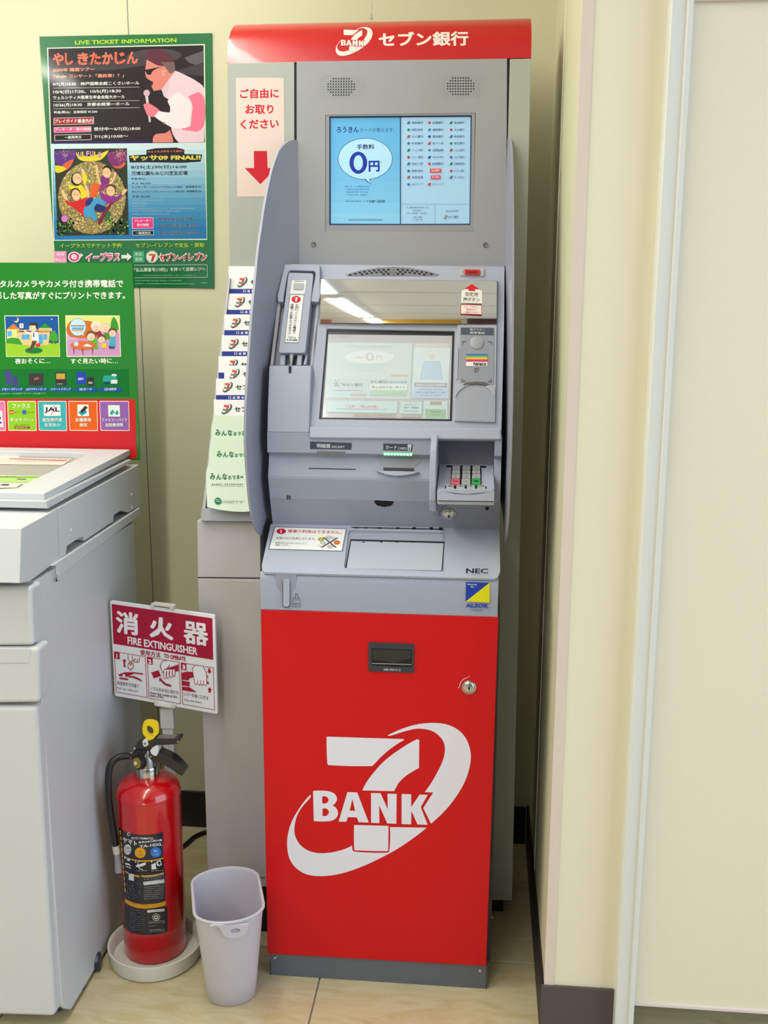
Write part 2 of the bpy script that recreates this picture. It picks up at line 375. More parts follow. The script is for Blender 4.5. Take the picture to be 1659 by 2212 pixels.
# ================================================================ the bank's emblem (outline in crop pixels 186..1403 x 682..1697)
LG = dict(
 bar=[(452, 772), (958, 788), (962, 794), (930, 812), (870, 853), (810, 905), (765, 952), (745, 967), (462, 961), (452, 950), (447, 780)],
 stem=[(1050, 788), (1062, 795), (1060, 980), (1010, 1008), (970, 1035), (930, 1073), (908, 1110), (895, 1134), (684, 1129), (715, 1070), (760, 1010), (815, 948), (880, 893), (960, 838), (1010, 808)],
 ringtop=[(852, 763), (900, 740), (960, 715), (1040, 692), (1120, 682), (1200, 683), (1270, 700), (1330, 735), (1375, 790), (1400, 860), (1404, 920), (1390, 1000), (1360, 1080), (1310, 1165), (1240, 1255), (1140, 1350), (1088, 1246), (1155, 1143), (1098, 1140), (1140, 1082), (1180, 1012), (1215, 940), (1232, 870), (1225, 812), (1192, 765), (1150, 736), (1100, 722), (1040, 720), (960, 738), (870, 766)],
 ringlow=[(340, 1157), (300, 1200), (250, 1272), (210, 1350), (188, 1435), (186, 1510), (200, 1580), (240, 1640), (300, 1680), (370, 1696), (460, 1695), (560, 1676), (680, 1635), (800, 1580), (920, 1515), (1030, 1440), (1112, 1376), (868, 1372), (864, 1525), (850, 1542), (632, 1535), (618, 1520), (617, 1494), (560, 1520), (480, 1540), (400, 1545), (330, 1530), (272, 1490), (238, 1430), (234, 1370), (250, 1300), (285, 1238), (340, 1175)],
 foot=[(630, 1358), (858, 1364), (856, 1526), (846, 1532), (636, 1526), (630, 1518)],
 B=[(357, 1132), (450, 1133), (498, 1150), (516, 1183), (505, 1213), (482, 1228), (512, 1248), (522, 1288), (500, 1320), (460, 1333), (362, 1332)],
 Bh=[[(418, 1170), (446, 1171), (460, 1191), (448, 1212), (418, 1214)], [(420, 1250), (448, 1251), (463, 1272), (448, 1296), (420, 1297)]],
 A=[(585, 1140), (650, 1142), (727, 1342), (660, 1340), (648, 1308), (588, 1306), (578, 1336), (527, 1336)], Ah=[[(618, 1185), (636, 1264), (600, 1263)]],
 N=[(742, 1146), (805, 1147), (853, 1255), (851, 1150), (912, 1152), (910, 1350), (850, 1348), (796, 1228), (797, 1346), (742, 1344)],
 K=[(945, 1153), (1008, 1154), (1008, 1240), (1065, 1156), (1118, 1158), (1072, 1240), (1118, 1357), (1050, 1355), (1010, 1264), (1008, 1354), (945, 1352)])
def emblem(ink, x0, y0, x1, y1, cols):
    """cols: bar, stem, ring, foot, letters"""
    fx = lambda p: (x0+(p[0]-186)/1218*(x1-x0), y0+(p[1]-682)/1015*(y1-y0)); ink.up(); z = ink.z
    for key, c, h in (('bar', 0, 0), ('stem', 1, 0), ('ringtop', 2, 0), ('ringlow', 2, 0), ('foot', 3, 0), ('B', 4, 'Bh'), ('A', 4, 'Ah'), ('N', 4, 0), ('K', 4, 0)):
        ink.poly(cols[c], [fx(p) for p in (LG[key] if key in 'ANK' else curvy(LG[key], 52, 5 if y1-y0 > 100 else 2))], [[fx(p) for p in (curvy(l, 66, 3) if h == 'Bh' else l)] for l in (LG[h] if h else [])], L=z)
# ================================================================ cash machine
GREY = M((158, 163, 184), .42, grain=.35, grainscale=1500, spec=.45)
GREYL = M((168, 173, 192), .38, grain=.3, grainscale=1500, spec=.45)
GREYD = M((120, 124, 136), .5); NAVY = M((22, 22, 34), .5); BLACK = M((14, 14, 18), .35)
STEEL = M((205, 205, 205), .22, metal=1); REDP = M((204, 6, 16), .38, grain=.25, grainscale=1800, spec=.35)
atm = thing('cash_machine', (0, .15, 0), 'tall grey cash machine with red lower door standing in the niche', 'cash machine')
MB().box(-.221, .231, .022, .247, .05, .787).build('cabinet_body', M((48, 50, 66), .5), atm, bevel=.003)
bp = MB().box(-.2205, .2245, .004, .247, 0, .0525).build('base_plinth', M((96, 101, 110), .45, grain=.2), atm, bevel=.001)
FB = Plane((0, .004, 0), (0, -1, 0)); ik = Ink(FB); zt = zm(560, 1900, 1200)
ik.line((30, 32, 45), zt((63, 420), (63, 540)), .8); ik.build('seam', bp); ik = Ink(FB); ik.line((30, 32, 45), zt((1271, 490), (1271, 615)), .8)
ik.build('seam', bp)
def screw(px_, fr, r, parent, name='screw', mat=STEEL, proud=.002):
    c = fr.pt(*px_); MB().lathe([(0, proud), (r*.35, proud), (r*.4, proud*.6), (r*.75, proud*.9), (r, proud*.2), (r, -.001)], c, 14, fr.n).build(name, mat, parent, smooth=True)
for a, b, r in ((89, 436, .0042), (1236, 510, .0042), (504, 472, .0016), (820, 553, .0016)): screw(zt(a, b), FB, r, bp)
screw((1061, 1983), Plane((0, .03, 0), (0, -1, 0)), .004, atm)
FR = Plane((0, 0, 0), (0, -1, 0))
door = MB().px(FR, [(563.2, 1317.5), (1077, 1332.5), (1050.5, 2087.5), (578, 2060.5)], 0, -.022).build('red_door', REDP, atm, bevel=.0012)
zn = zm(560, 1340, 1100)
ik = Ink(FR, rough=.4); a = zn(186, 682); b = zn(1404, 1697); WH = (226, 224, 238)
emblem(ik, *a, *b, [WH]*5); ik.build('emblem', door, label='large white emblem with a stylised seven and ring')
# returned-coin slot
sl = MB(); q0 = rquad(zn((725, 147), (1028, 157), (1026, 350), (725, 338)), 3)
hole = rquad(zn((746, 186), (1014, 194), (1012, 312), (748, 300)), 1)
sl.px(FR, q0, .0025, 0, [hole]).build('return_slot', M((52, 54, 66), .4), door, bevel=.0006)
MB().px(FR, zn((742, 182), (1018, 190), (1016, 316), (744, 304)), .0004, -.0012).build('slot_cavity', BLACK, door)
MB().px(FR, zn((752, 190), (1010, 197), (1008, 250), (895, 285), (868, 276), (752, 260)), .0012, .0004).build('slot_flap', M((30, 32, 36), .25, spec=.7), door)
MB().px(FR, zn((748, 283), (1010, 291), (1010, 297), (748, 289)), .003, .0015).build('slot_edge', M((170, 172, 176), .3, metal=.8), door)
ik = Ink(FR, .0027); ik.text((205, 205, 210), '返却口', zn(824, 333), zn(936, 337), 4.6, .01); ik.build('lettering', door)
def lock(px_, fr, r, parent, arccol, m=STEEL):
    c = fr.pt(*px_); o = MB().lathe([(0, .006), (r*.55, .006), (r*.8, .0045), (r*.86, .003), (r*.9, .0035), (r, .003), (r, -.001)], c, 28, fr.n).build('lock', m, parent, smooth=True)
    s = FPX/2.15; i2 = Ink(fr, .0064); i2.poly((20, 20, 20), [(px_[0]-2.2, px_[1]+1), (px_[0]+2, px_[1]+1), (px_[0]+.8, px_[1]+8), (px_[0]-.6, px_[1]+8)]); i2.build('keyhole', o)
    i3 = Ink(fr); R = r*s*1.45; i3.line(arccol, [(px_[0]+R*cos(radians(t)), px_[1]+R*sin(radians(t))) for t in range(180, 262, 8)], 1.2)
    for t in (176, 270): i3.poly(arccol, ell(px_[0]+R*1.12*cos(radians(t)), px_[1]+R*1.12*sin(radians(t)), 1.1, n=8))
    i3.build('lock_marking', parent)
lock(zn(1392, 442), FR, .0135, door, (235, 225, 235))
# ---- shelf with the cash tray
sh = MB().extx([(0, .788), (-.0015, .845), (.001, .856), (.006, .8625), (.0195, .8615), (.137, .9155), (.16, .9155), (.16, .788)], -.2245, .2265).build('shelf', GREY, atm, bevel=.002)
FS = Plane((0, .004, .8655), (0, -.422, .9065)); zs = zm(550, 1120, 1110)
MB().px(FS, rquad(zs((103, 33), (1568, 62), (1572, 335), (1558, 372), (1540, 384), (60, 343), (46, 320), (46, 296)), 2, 2), .0015, -.0035, [rquad(zs((601, 74), (1222, 88), (1213, 338), (572, 318)), 5)]).build('shelf_top', M((170, 177, 196), .36, grain=.3, grainscale=1500), atm, bevel=.001)
tr = MB().px(FS, rquad(zs((601, 74), (1222, 88), (1213, 338), (572, 318)), 5), -.0034, -.005).build('cash_tray', M((160, 166, 182), .4), atm)
MB().px(FS, zs((613, 132), (1215, 148), (1202, 336), (579, 320)), -.0026, -.0034).build('tray_gap', NAVY, tr)
MB().px(FS, zs((618, 143), (1210, 158), (1196, 334), (588, 318)), -.0012, -.0026).build('shutter', M((176, 182, 196), .4), tr, bevel=.0004)
ik = Ink(FS, .0016)
ik.poly((60, 62, 72), zs((612, 53), (1200, 64), (1216, 70), (1212, 74), (628, 61)))
for x in (640, 700, 790, 905, 1010, 1120, 1180): ik.rect((15, 15, 20), *zs(x, 56), *zs(x+22, 63+(x-640)*.02), L=.0018)
ik.build('sensor_slot', sh, kind='stuff')
ik = Ink(FS, -.0011)
for x in (697, 811, 910, 1010, 1125): ik.rect((20, 20, 28), *zs(x-7, 148), *zs(x+7, 154))
ik.build('shutter_notches', tr, kind='stuff')
zv = zm(570, 1120, 780); ik = Ink(FS, .0016)
ik.poly((104, 108, 122), zv((178, 138), (1420, 172), (1346, 566), (70, 532))); ik.poly((236, 238, 238), zv((192, 150), (1398, 182), (1328, 549), (92, 516)))
ik.poly((205, 14, 50), ell(*zv(297, 218), 10.4, 5.9)); ik.text((250, 250, 250), '!', zv(280, 246), zv(303, 247), 7, .03)
ik.text((205, 30, 62), '硬貨の利用はできません。', zv(410, 240), zv(1330, 266), 6.8, .02)
ik.text((60, 62, 70), '紙幣のみの利用となります。', zv(212, 352), zv(885, 370), 5, .006)
ik.text((70, 72, 80), '紙幣以外のものを入れないよう、', zv(198, 428), zv(745, 444), 3.6, .004); ik.text((70, 72, 80), 'お願いします。', zv(190, 466), zv(425, 470), 3.4, .004)
for x, y, rx, ry, c in ((1110, 325, 65, 34, (188, 190, 194)), (1205, 345, 45, 26, (196, 198, 200)), (975, 357, 55, 33, (176, 170, 30)), (1010, 413, 52, 30, (192, 194, 198)), (1248, 410, 57, 37, (206, 112, 54)), (1130, 482, 52, 34, (186, 188, 192)), (950, 462, 38, 22, (222, 224, 226))):
    ik.poly(c, ell(*zv(x, y), rx/7.9, ry/7.9))
ik.poly((236, 238, 238), ell(*zv(975, 357), 1.6, 1)); ik.up()
for a, b, c2, d2 in (((1000, 322), (1035, 320), (1248, 492), (1215, 500)), ((1240, 325), (1275, 330), (1000, 498), (968, 488))): ik.poly((96, 96, 104), zv(a, b, c2, d2))
ik.build('notice_sticker', sh, label='white notice sticker with red heading and crossed-out coins')
FF = Plane((0, -.0017, .83), (0, -1, 0.0)); ik = Ink(Plane((0, -.001, .82), (0, -1, .02)), .0006)
ik.text((38, 40, 58), 'NEC', zs(1353, 350), zs(1495, 352), 10.5, .03); ik.build('lettering', sh); ik = Ink(Plane((0, -.001, .82), (0, -1, .02)), .0022)
ik.poly((30, 62, 168), zs((1353, 407), (1504, 411), (1351, 531))); ik.poly((226, 216, 22), zs((1504, 411), (1503, 538), (1351, 531)))
ik.text((235, 240, 250), 'Security', zs(1363, 428), zs(1424, 430), 4, .01); ik.text((235, 240, 250), 'On', zs(1382, 442), zs(1402, 443), 3.6, .01)
ik.text((24, 62, 178), 'ALSOK', zs(1350, 570), zs(1498, 573), 9, .035, up=(.12, -1)); ik.text((60, 90, 190), '綜合警備保障', zs(1386, 591), zs(1460, 593), 3, .006)
ik.build('security_sticker', sh, label='blue and yellow security sticker')
FF = Plane((0, -.0012, .82), (0, -1, .02))
MB().px(FF, zv((190, 935), (560, 945), (558, 1085), (540, 1165), (500, 1225), (440, 1250), (320, 1250), (255, 1215), (205, 1140), (190, 1060)), .0008, -.001).build('stick_recess', M((146, 150, 166), .5), sh, bevel=.0004)
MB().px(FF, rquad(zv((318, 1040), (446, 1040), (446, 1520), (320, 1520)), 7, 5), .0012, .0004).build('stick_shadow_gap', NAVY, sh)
MB().px(FF, rquad(zv((328, 1034), (436, 1034), (436, 1508), (328, 1508)), 6, 5), .005, .001).build('cane_holder', GREYL, sh, bevel=.0014)
ik = Ink(FF, .0006); cc = (80, 84, 100)
ik.line(cc, zv((508, 1360), (540, 1348), (540, 1290), (556, 1278), (572, 1290), (576, 1348), (600, 1358), (620, 1400), (618, 1505), (495, 1505), (495, 1400)), .9, closed=True); ik.line(cc, zv((530, 1360), (535, 1388), (580, 1388), (584, 1360)), .7); ik.text(cc, '朱肉', zv(515, 1475), zv(600, 1477), 4.5, .004)
ik.build('bottle_icon', sh)
# ---- lower fascia of the head
HL, HR = -.2255, .2275
XK0 = aty(946, 1000, .11).x; XK1 = aty(1067, 990, .11).x
prof_low = [(.112, .984), (.137, .918), (.248, .918), (.248, .984)]
prof_mid = [(.098, 1.117), (.0965, 1.078), (.108, 1.074), (.1125, 1.070), (.0990, 1.031), (.0988, 1.026), (.112, .984), (.248, .984), (.248, 1.117)]
head = MB().extx(prof_low, HL, HR).build('head_lower_front', GREYD if 0 else M((148, 152, 172), .42, grain=.35, grainscale=1500), atm)
fas = MB().extx(prof_mid, HL, XK0-.012).build('fascia', GREY, atm)
MB().extx(prof_mid, XK1+.0005, HR).build('fascia_side', GREY, atm, bevel=.001)
MB().box(XK0-.012, XK1+.001, .165, .248, .984, 1.117).build('keypad_alcove', M((146, 148, 164), .5, grain=.3, grainscale=1500), atm)
MB().box(XK0-.012, XK1+.001, .102, .248, 1.108, 1.119).build('alcove_lintel', GREYL, atm, bevel=.001)
zu = zm(920, 900, 1120)
fin = MB().slab([(.090, 1.118), (.052, 1.095), (.040, 1.06), (.040, 1.0), (.060, .975), (.11, .962), (.20, .97), (.20, 1.118)], (), lambda p: Vector((XK0-.0125, p[0], p[1])), lambda p: Vector((XK0, p[0], p[1]))).build('keypad_shield_fin', GREYL, atm, bevel=.003)
# keypad
K0 = aty(1005, 1062, .035); FK = Plane(K0, (0, -sin(radians(20)), cos(radians(20))))
kp = MB().px(FK, rquad(zu((258, 850), (1200, 868), (1222, 1185), (1225, 1320), (205, 1320), (212, 1180)), 1.2), 0, -.018).build('keypad', GREYL, atm, bevel=.0012)
lipf = Plane(aty(1005, 1062, .035), (0, -1, .12))
MB().px(lipf, rquad(zu((200, 1330), (330, 1352), (520, 1385), (720, 1400), (920, 1388), (1100, 1360), (1225, 1335), (1222, 1515), (200, 1500)), 1), .010, -.012).build('keypad_lip', GREYL, kp, bevel=.0018)
MB().px(lipf, zu((200, 1506), (1222, 1522), (1218, 1590), (215, 1575)), .004, -.03).build('keypad_base', M((170, 172, 182), .45), kp, bevel=.0015)
MB().px(lipf, zu((258, 1300), (1200, 1300), (1225, 1345), (720, 1396), (200, 1338)), .0095, -.012).build('keypad_front_rim', GREYL, kp, bevel=.001)
mb = MB()
for q in (((455, 900), (490, 930), (478, 1215), (440, 1215)), ((610, 915), (655, 915), (645, 1215), (605, 1215)), ((795, 915), (838, 920), (825, 1215), (790, 1215)), ((968, 915), (995, 930), (995, 1215), (975, 1215)), ((345, 1240), (1085, 1250), (1085, 1318), (345, 1308))): mb.px(FK, zu(*q), .0004, 0)
mb.px(FK, rquad(zu((370, 872), (1085, 882), (1080, 915), (368, 902)), 1), .0005, 0); mb.build('key_wells', NAVY, kp)
KG = M((166, 168, 172), .4); ikk = Ink(FK, .0052)
cols3 = [((478, 612), (470, 612), (462, 610), (452, 608)), ((660, 795), (655, 796), (650, 796), (640, 795)), ((838, 968), (832, 972), (828, 975), (820, 978))]
rows = [(880, 945), (958, 1020), (1030, 1100), (1108, 1215)]
for ci in range(3):
    for ri in range(4):
        xa, xb = cols3[ci][ri]; ya, yb = rows[ri]; m = KG
        if ri == 3 and ci == 0: m = M((212, 98, 122), .4)
        if ri == 3 and ci == 2: m = M((56, 160, 86), .4)
        MB().px(FK, rquad(zu((xa, ya), (xb, ya), (xb+1, yb), (xa-1, yb)), .8, 2), .0048, 0).build('key', m, kp, bevel=.0006)
        ch = ['123', '456', '789', None][ri]; cx, cy = (xa+xb)/2, ya+(yb-ya)*.72
        if ch: dx_ = 3 if ch[ci] == '1' else 9; ikk.text((40, 40, 46), ch[ci], zu(cx-dx_, cy+8), zu(cx+dx_, cy+8), 3.2, .0)
        elif ci == 1: ikk.text((40, 40, 46), '0', zu(cx-10, cy-10), zu(cx+10, cy-10), 3, .0)
        else: ikk.text((20, 60, 30) if ci else (150, 20, 50), ['訂正', '', '確認'][ci], zu(cx-40, cy-20), zu(cx+46, cy-20), 3, .02)
for j, (xa, xb) in enumerate(((358, 508), (542, 700), (728, 885), (915, 1072))):
    MB().px(FK, rquad(zu((xa+12, 1222), (xb-12, 1224), (xb, 1318), (xa, 1312)), .8, 2), .0048, 0).build('key', KG, kp, bevel=.0008)
    ikk.text((50, 50, 56), ['取消', '万', '千', '円'][j], zu(xa+38, 1252), zu(xb-34, 1254), 2.4, .015)
ikk.build('key_lettering', kp)
# lamps, slots and marks of the fascia
zl = zm(560, 900, 1120); FU = Plane((0, .0972, 1.09), (0, -1, -.04)); FM = Plane((0, .1050, 1.049), (0, -.949, .316)); FL = Plane((0, .112, .984), (0, -1, -.37))
def inkb(fr, name, parent, fn, base=.0006, **k):
    i = Ink(fr, base, **k); fn(i); return i.build(name, parent)
def f(i):
    i.poly((66, 72, 88), zl((325, 160), (592, 168), (590, 213), (325, 210))); i.text((222, 224, 230), '明細票', zl(368, 200), zl(455, 203), 9.5, .01); i.text((205, 208, 214), 'RECEIPT', zl(465, 200), zl(547, 203), 5, .012)
    i.poly((66, 72, 88), zl((794, 172), (981, 176), (979, 220), (793, 216))); i.text((222, 224, 230), 'カード', zl(808, 208), zl(880, 210), 8, .012); i.text((205, 208, 214), 'CARD', zl(887, 209), zl(943, 211), 5, .012)
    i.poly((215, 218, 224), zl((950, 178), (975, 179), (968, 217), (950, 216))); i.poly((40, 44, 56), zl((960, 186), (964, 212), (955, 212)))
inkb(FU, 'lettering', fas, f)
MB().px(FU, rquad(zl((368, 221), (550, 225), (549, 241), (368, 238)), 2, 4), .0025, 0).build('receipt_lamp', M((118, 116, 118), .3), fas, bevel=.0006)
mb = MB()
mb.px(FU, rquad(zl((793, 228), (981, 232), (979, 252), (793, 249)), 2.6, 4), .0015, 0).build('card_lamp_bar', M((60, 190, 110), .3, emit=.7), fas, bevel=.0004)
def f(i):
    for k_ in range(9):
        x = 806+k_*20.5; i.poly((190, 255, 215, 5), ell(*zl(x, 239+k_*.4), 2.6, 2.3, n=10))
inkb(FU, 'card_lamp_dots', fas, f, .0018)
ik = Ink(Plane((0, .112, 1.055), (0, -1, .1)), .0012)
for k_ in range(7): ik.poly((50, 190, 90, 1.2), ell(*zl(826+k_*21, 297+k_*.8), 2.5, 1.5, n=8))
ik.build('lower_card_lamp_dots', fas)
def f(i): i.line((20, 20, 28), zl((318, 331), (615, 337)), 1.8)
inkb(FM, 'receipt_slot', fas, f)
MB().px(FM, zl((745, 262), (1050, 268), (985, 330), (800, 326)), .0006, -.001).build('card_funnel', M((150, 153, 166), .45), fas)
MB().px(FM, zl((795, 326), (987, 330), (987, 346), (795, 342)), .0025, 0).build('card_slot', BLACK, fas)
MB().px(FM, zl((745, 345), (1025, 353), (985, 366), (930, 376), (870, 379), (810, 370), (770, 356)), .009, -.002).build('card_lip', GREYL, fas, bevel=.001)
ik = Ink(FL, .0012); ik.poly((16, 16, 24), zl((737, 534), (859, 540), (858, 558), (840, 572), (800, 579), (755, 570), (738, 552))); ik.build('camera_window', head)
MB().px(FL, zl((735, 532), (861, 538), (860, 560), (842, 575), (800, 582), (753, 573), (736, 554)), .0010, -.001).build('camera_bezel', M((180, 182, 190), .4), head, bevel=.0004)
ik = Ink(FL, .0006); c0 = zl(188, 517)
for a in (0, 90, 180, 270): ik.poly((20, 20, 26), [(c0[0]+1+cos(radians(a+45))*.6-1, c0[1]+sin(radians(a+45))*.6)]+[(c0[0]+4.9*cos(radians(t)), c0[1]+4.9*sin(radians(t))) for t in range(a+14, a+78, 10)])
ik.poly((20, 20, 26), ell(*zl(1458, 588), 4)); ik.build('vent_and_sensor_holes', head, kind='stuff')
lock(zl(1213, 627), FL, .0135, head, (60, 62, 74))
# ---- inclined face of the head
TH = math.atan(.39); PI_ = Plane((0, .108, 1.114), (0, -cos(TH), sin(TH)))
zh = zm(560, 480, 1160); zj = zm(560, 560, 860); zk = zm(680, 690, 1110)
core = MB().extx([(.127, 1.117), (.236, 1.402), (.236, 1.432), (.2365, 1.436), (.2485, 1.436), (.2485, 1.117)], -.2205, .2255).build('head_body', GREY, atm)
scr_hole = rquad(zk((100, 76), (1168, 96), (1146, 850), (34, 832)), 2)
slot_t = zh((1198, 275), (1347, 279), (1345, 323), (1198, 319))
face = MB().px(PI_, [(614, 570), (1090, 576.5), (1089, 700), (1083, 938), (668, 936), (672, 790), (681, 720), (690, 655), (690, 600), (688, 590), (624, 588), (614, 600)], .004, -.010, [scr_hole]).build('face_plate', GREYL, atm, bevel=.001)
mbl = MB()
mbl.px(PI_, scr_hole, -.0045, -.010); mbl.build('screen_bezel', M((150, 152, 162), .45), face)
MB().px(PI_, rquad(zk((97, 92), (1161, 104), (1140, 843), (39, 825)), 1.5), -.003, -.005).build('screen_gasket', M((12, 12, 40), .3), face)
# ledge below the screen
MB().px(PI_, [(668, 921), (1083, 925), (1083, 950), (668, 946)], .013, -.004).build('ledge', GREYL, atm, bevel=.003)
# touch screen
DS = zk((113, 124), (1146, 136), (1125, 832), (64, 817))
ts = MB().px(PI_, DS, -.0018, -.003).build('touch_screen', M((205, 215, 220), .16, emit=.10, coat=.6), face)
ik = Ink(PI_, -.0014, emit=.10, rough=.18, coat=.5); ik.wash = ((188, 198, 204), .38)  # print blended towards pale grey, imitating reflections that wash out the screen
ik.grid((180, 176, 180), DS)
def gl(t): return (212, 224, 228)
ik.poly((196, 212, 216), zk((110, 192), (812, 198), (792, 662), (92, 650))); ik.poly((188, 206, 214), zk((92, 492), (792, 498), (792, 662), (92, 650)))
ik.poly((218, 226, 226), ell(*zk(453, 312), 53, 14)); ik.poly((196, 192, 192), ell(*zk(459, 310), 9.6, 9.2), [ell(*zk(459, 310), 4.6, 6)]); ik.text((196, 192, 192), '円', zk(510, 338), zk(562, 340), 11, .02); ik.text((190, 190, 192), '手数料', zk(330, 326), zk(405, 328), 4.5, .01)
for y, a, b in ((378, 265, 650), (398, 320, 590), (425, 295, 595)): ik.micro((186, 190, 194), *zk(a, y), zk(b, y)[0], 1.6)
ik.poly((204, 168, 170), zk((635, 458), (775, 460), (775, 478), (635, 476)))
ik.text((176, 186, 190), 'ろうきんカードが使えます', zk(260, 232), zk(650, 236), 4.5, .004)
ik.micro((150, 150, 150), *zk(170, 150), zk(300, 150)[0], 3)
ik.line((222, 230, 232), zk((445, 495), (440, 655)), 1); ik.poly((166, 162, 172), ell(*zk(182, 540), 4, 5)); ik.up()
for t in range(0, 360, 60): ik.poly((150, 150, 168), ell(*zk(187+30*cos(radians(t)), 532+26*sin(radians(t))), 1.6, n=8), L=ik.z)
ik.text((120, 130, 138), 'みなと銀行', zk(228, 556), zk(400, 560), 7, .014); ik.micro((140, 148, 154), *zk(148, 596), zk(408, 600)[0], 2.4)
ik.poly((200, 170, 170), zk((300, 616), (432, 618), (430, 637), (298, 635)))
ik.text((110, 120, 126), 'セブン銀行ホームページから', zk(465, 530), zk(768, 532), 5.5, .01)
ik.poly((214, 226, 226), zk((462, 538), (768, 542), (768, 588), (460, 586))); ik.text((190, 80, 80), 'み', zk(472, 576), zk(505, 577), 7, .02); ik.text((96, 106, 112), 'んなのマネーサイト', zk(508, 577), zk(752, 578), 6, .02)
ik.poly((170, 196, 178), zk((460, 586), (768, 588), (766, 638), (458, 632))); ik.micro((130, 150, 136), *zk(575, 624), zk(730, 626)[0], 2.4)
ik.poly((206, 196, 196), zk((830, 196), (1122, 200), (1122, 236), (826, 234))); ik.text((225, 225, 228), 'カードをお入れください', zk(845, 220), zk(1120, 222), 4, .01)
ik.poly((204, 222, 232), zk((826, 234), (1128, 236), (1112, 662), (808, 658)))
ik.poly((222, 214, 206), zk((895, 262), (1053, 264), (1053, 300), (895, 298))); ik.poly((206, 222, 232), zk((910, 270), (1040, 272), (1040, 290), (910, 288)))
ik.poly((226, 196, 176), zk((960, 290), (992, 292), (992, 336), (960, 334))); ik.line((120, 140, 160), zk((912, 350), (1040, 352), (1064, 498), (878, 494)), 1, closed=True); ik.poly((174, 204, 230), zk((912, 350), (1040, 352), (1064, 498), (878, 494)))
ik.poly((150, 160, 176), zk((828, 524), (1106, 530), (1106, 570), (826, 562))); ik.text((222, 226, 232), 'Insert your CARD', zk(848, 556), zk(1082, 558), 5, .02)
ik.poly((170, 196, 224), zk((824, 568), (1108, 574), (1108, 660), (812, 656)))
ik.micro((120, 140, 166), *zk(870, 592), zk(1060, 594)[0], 4); ik.micro((90, 106, 140), *zk(846, 616), zk(1084, 618)[0], 4); ik.micro((120, 136, 166), *zk(876, 640), zk(1052, 642)[0], 3.5)
ik.poly((184, 208, 214), zk((108, 672), (690, 682), (684, 784), (98, 772))); ik.text((204, 96, 104), 'ご注意！「振込め詐欺」', zk(255, 736), zk(525, 741), 6.5, .015); ik.line((110, 104, 104), zk((178, 744), (602, 751)), .9)
ik.poly((176, 150, 140), zk((318, 788), (676, 796), (672, 818), (314, 808))); ik.micro((100, 90, 70), *zk(325, 804), zk(668, 810)[0], 3.4)
ik.poly((184, 208, 212), zk((716, 684), (896, 688), (892, 790), (708, 786))); ik.text((96, 104, 110), '使えるカード・', zk(750, 718), zk(858, 720), 4, .01); ik.text((96, 104, 110), '手数料・時間確認', zk(738, 742), zk(866, 744), 4, .01); ik.text((100, 110, 116), 'Information', zk(742, 770), zk(858, 772), 4, .004)
ik.poly((176, 150, 144), zk((724, 796), (884, 800), (880, 818), (720, 814))); ik.poly((190, 210, 216), zk((912, 678), (1108, 682), (1108, 832), (906, 826)))
ik.poly((176, 120, 116), zk((962, 684), (1058, 686), (1058, 700), (960, 698))); ik.poly((128, 160, 136), zk((960, 698), (1058, 700), (1056, 716), (960, 714)))
ik.poly((140, 176, 140), rquad(zk((920, 744), (1096, 750), (1094, 826), (916, 820)), 2)); ik.text((70, 110, 76), 'nanaco', zk(965, 778), zk(1048, 780), 5, .01); ik.micro((80, 116, 84), *zk(940, 798), zk(1072, 802)[0], 3)
ik.build('screen_print', ts)
# contactless reader unit
rd = MB().px(PI_, rquad(zk((1190, 40), (1516, 44), (1504, 858), (1162, 846)), 2), .0085, .002).build('reader_unit', M((172, 176, 190), .4, grain=.3, grainscale=1500), atm, bevel=.002)
MB().px(PI_, rquad(zk((1212, 64), (1496, 68), (1492, 540), (1206, 530)), 3), .0095, .007).build('reader_face', M((146, 150, 164), .45), rd, bevel=.0006)
ik = Ink(PI_, .0102)
ik.poly((76, 82, 98), zk((1218, 68), (1490, 72), (1488, 130), (1216, 124))); ik.text((205, 208, 216), '電子マネー', zk(1292, 92), zk(1416, 94), 4.2, .01); ik.text((205, 208, 216), '携帯電話', zk(1292, 120), zk(1416, 122), 5, .01)
for y, c in zip(range(289, 352, 9), ((58, 96, 176), (60, 160, 190), (120, 180, 90), (226, 214, 60), (232, 150, 60), (214, 70, 90), (190, 40, 110))): ik.poly(c, zk((1262, y), (1440, y+1), (1440, y+10), (1262, y+9)))
ik.poly((234, 234, 236), zk((1261, 352), (1440, 353), (1438, 391), (1260, 390))); ik.text((30, 28, 40), 'nanaco', zk(1322, 385), zk(1430, 388), 7, .035)
for (x, y), (sx, sy) in (((1232, 184), (1, 1)), ((1472, 186), (-1, 1)), ((1228, 514), (1, -1)), ((1470, 516), (-1, -1))): ik.line((90, 94, 108), zk((x+sx*26, y), (x, y), (x, y+sy*22)), 1.6)
ik.line((60, 64, 80), zk((1330, 435), (1332, 408), (1366, 408), (1364, 424), (1344, 438)), .9, closed=True); ik.line((60, 64, 80), zk((1336, 416), (1348, 420), (1344, 432)), .8)
ik.build('reader_print', rd)
c = PI_.pt(*zk(1352, 195), .0095); MB().lathe([(0, .0022), (.011, .0022), (.0128, .0016), (.0136, 0)], c, 30, PI_.n).build('reader_button', M((160, 164, 176), .35), rd, smooth=True)
MB().px(PI_, zk((1234, 540), (1260, 524), (1340, 517), (1420, 522), (1448, 538), (1446, 550), (1430, 553), (1400, 545), (1340, 540), (1270, 544), (1240, 550)), .0115, .007).build('reader_grip_slot', M((92, 88, 84), .4), rd, bevel=.0004)
MB().px(PI_, zk((1176, 570), (1210, 536), (1270, 520), (1290, 545), (1250, 560), (1200, 600), (1172, 650)), .0112, .007).build('cradle_rim', GREYL, rd, bevel=.001)
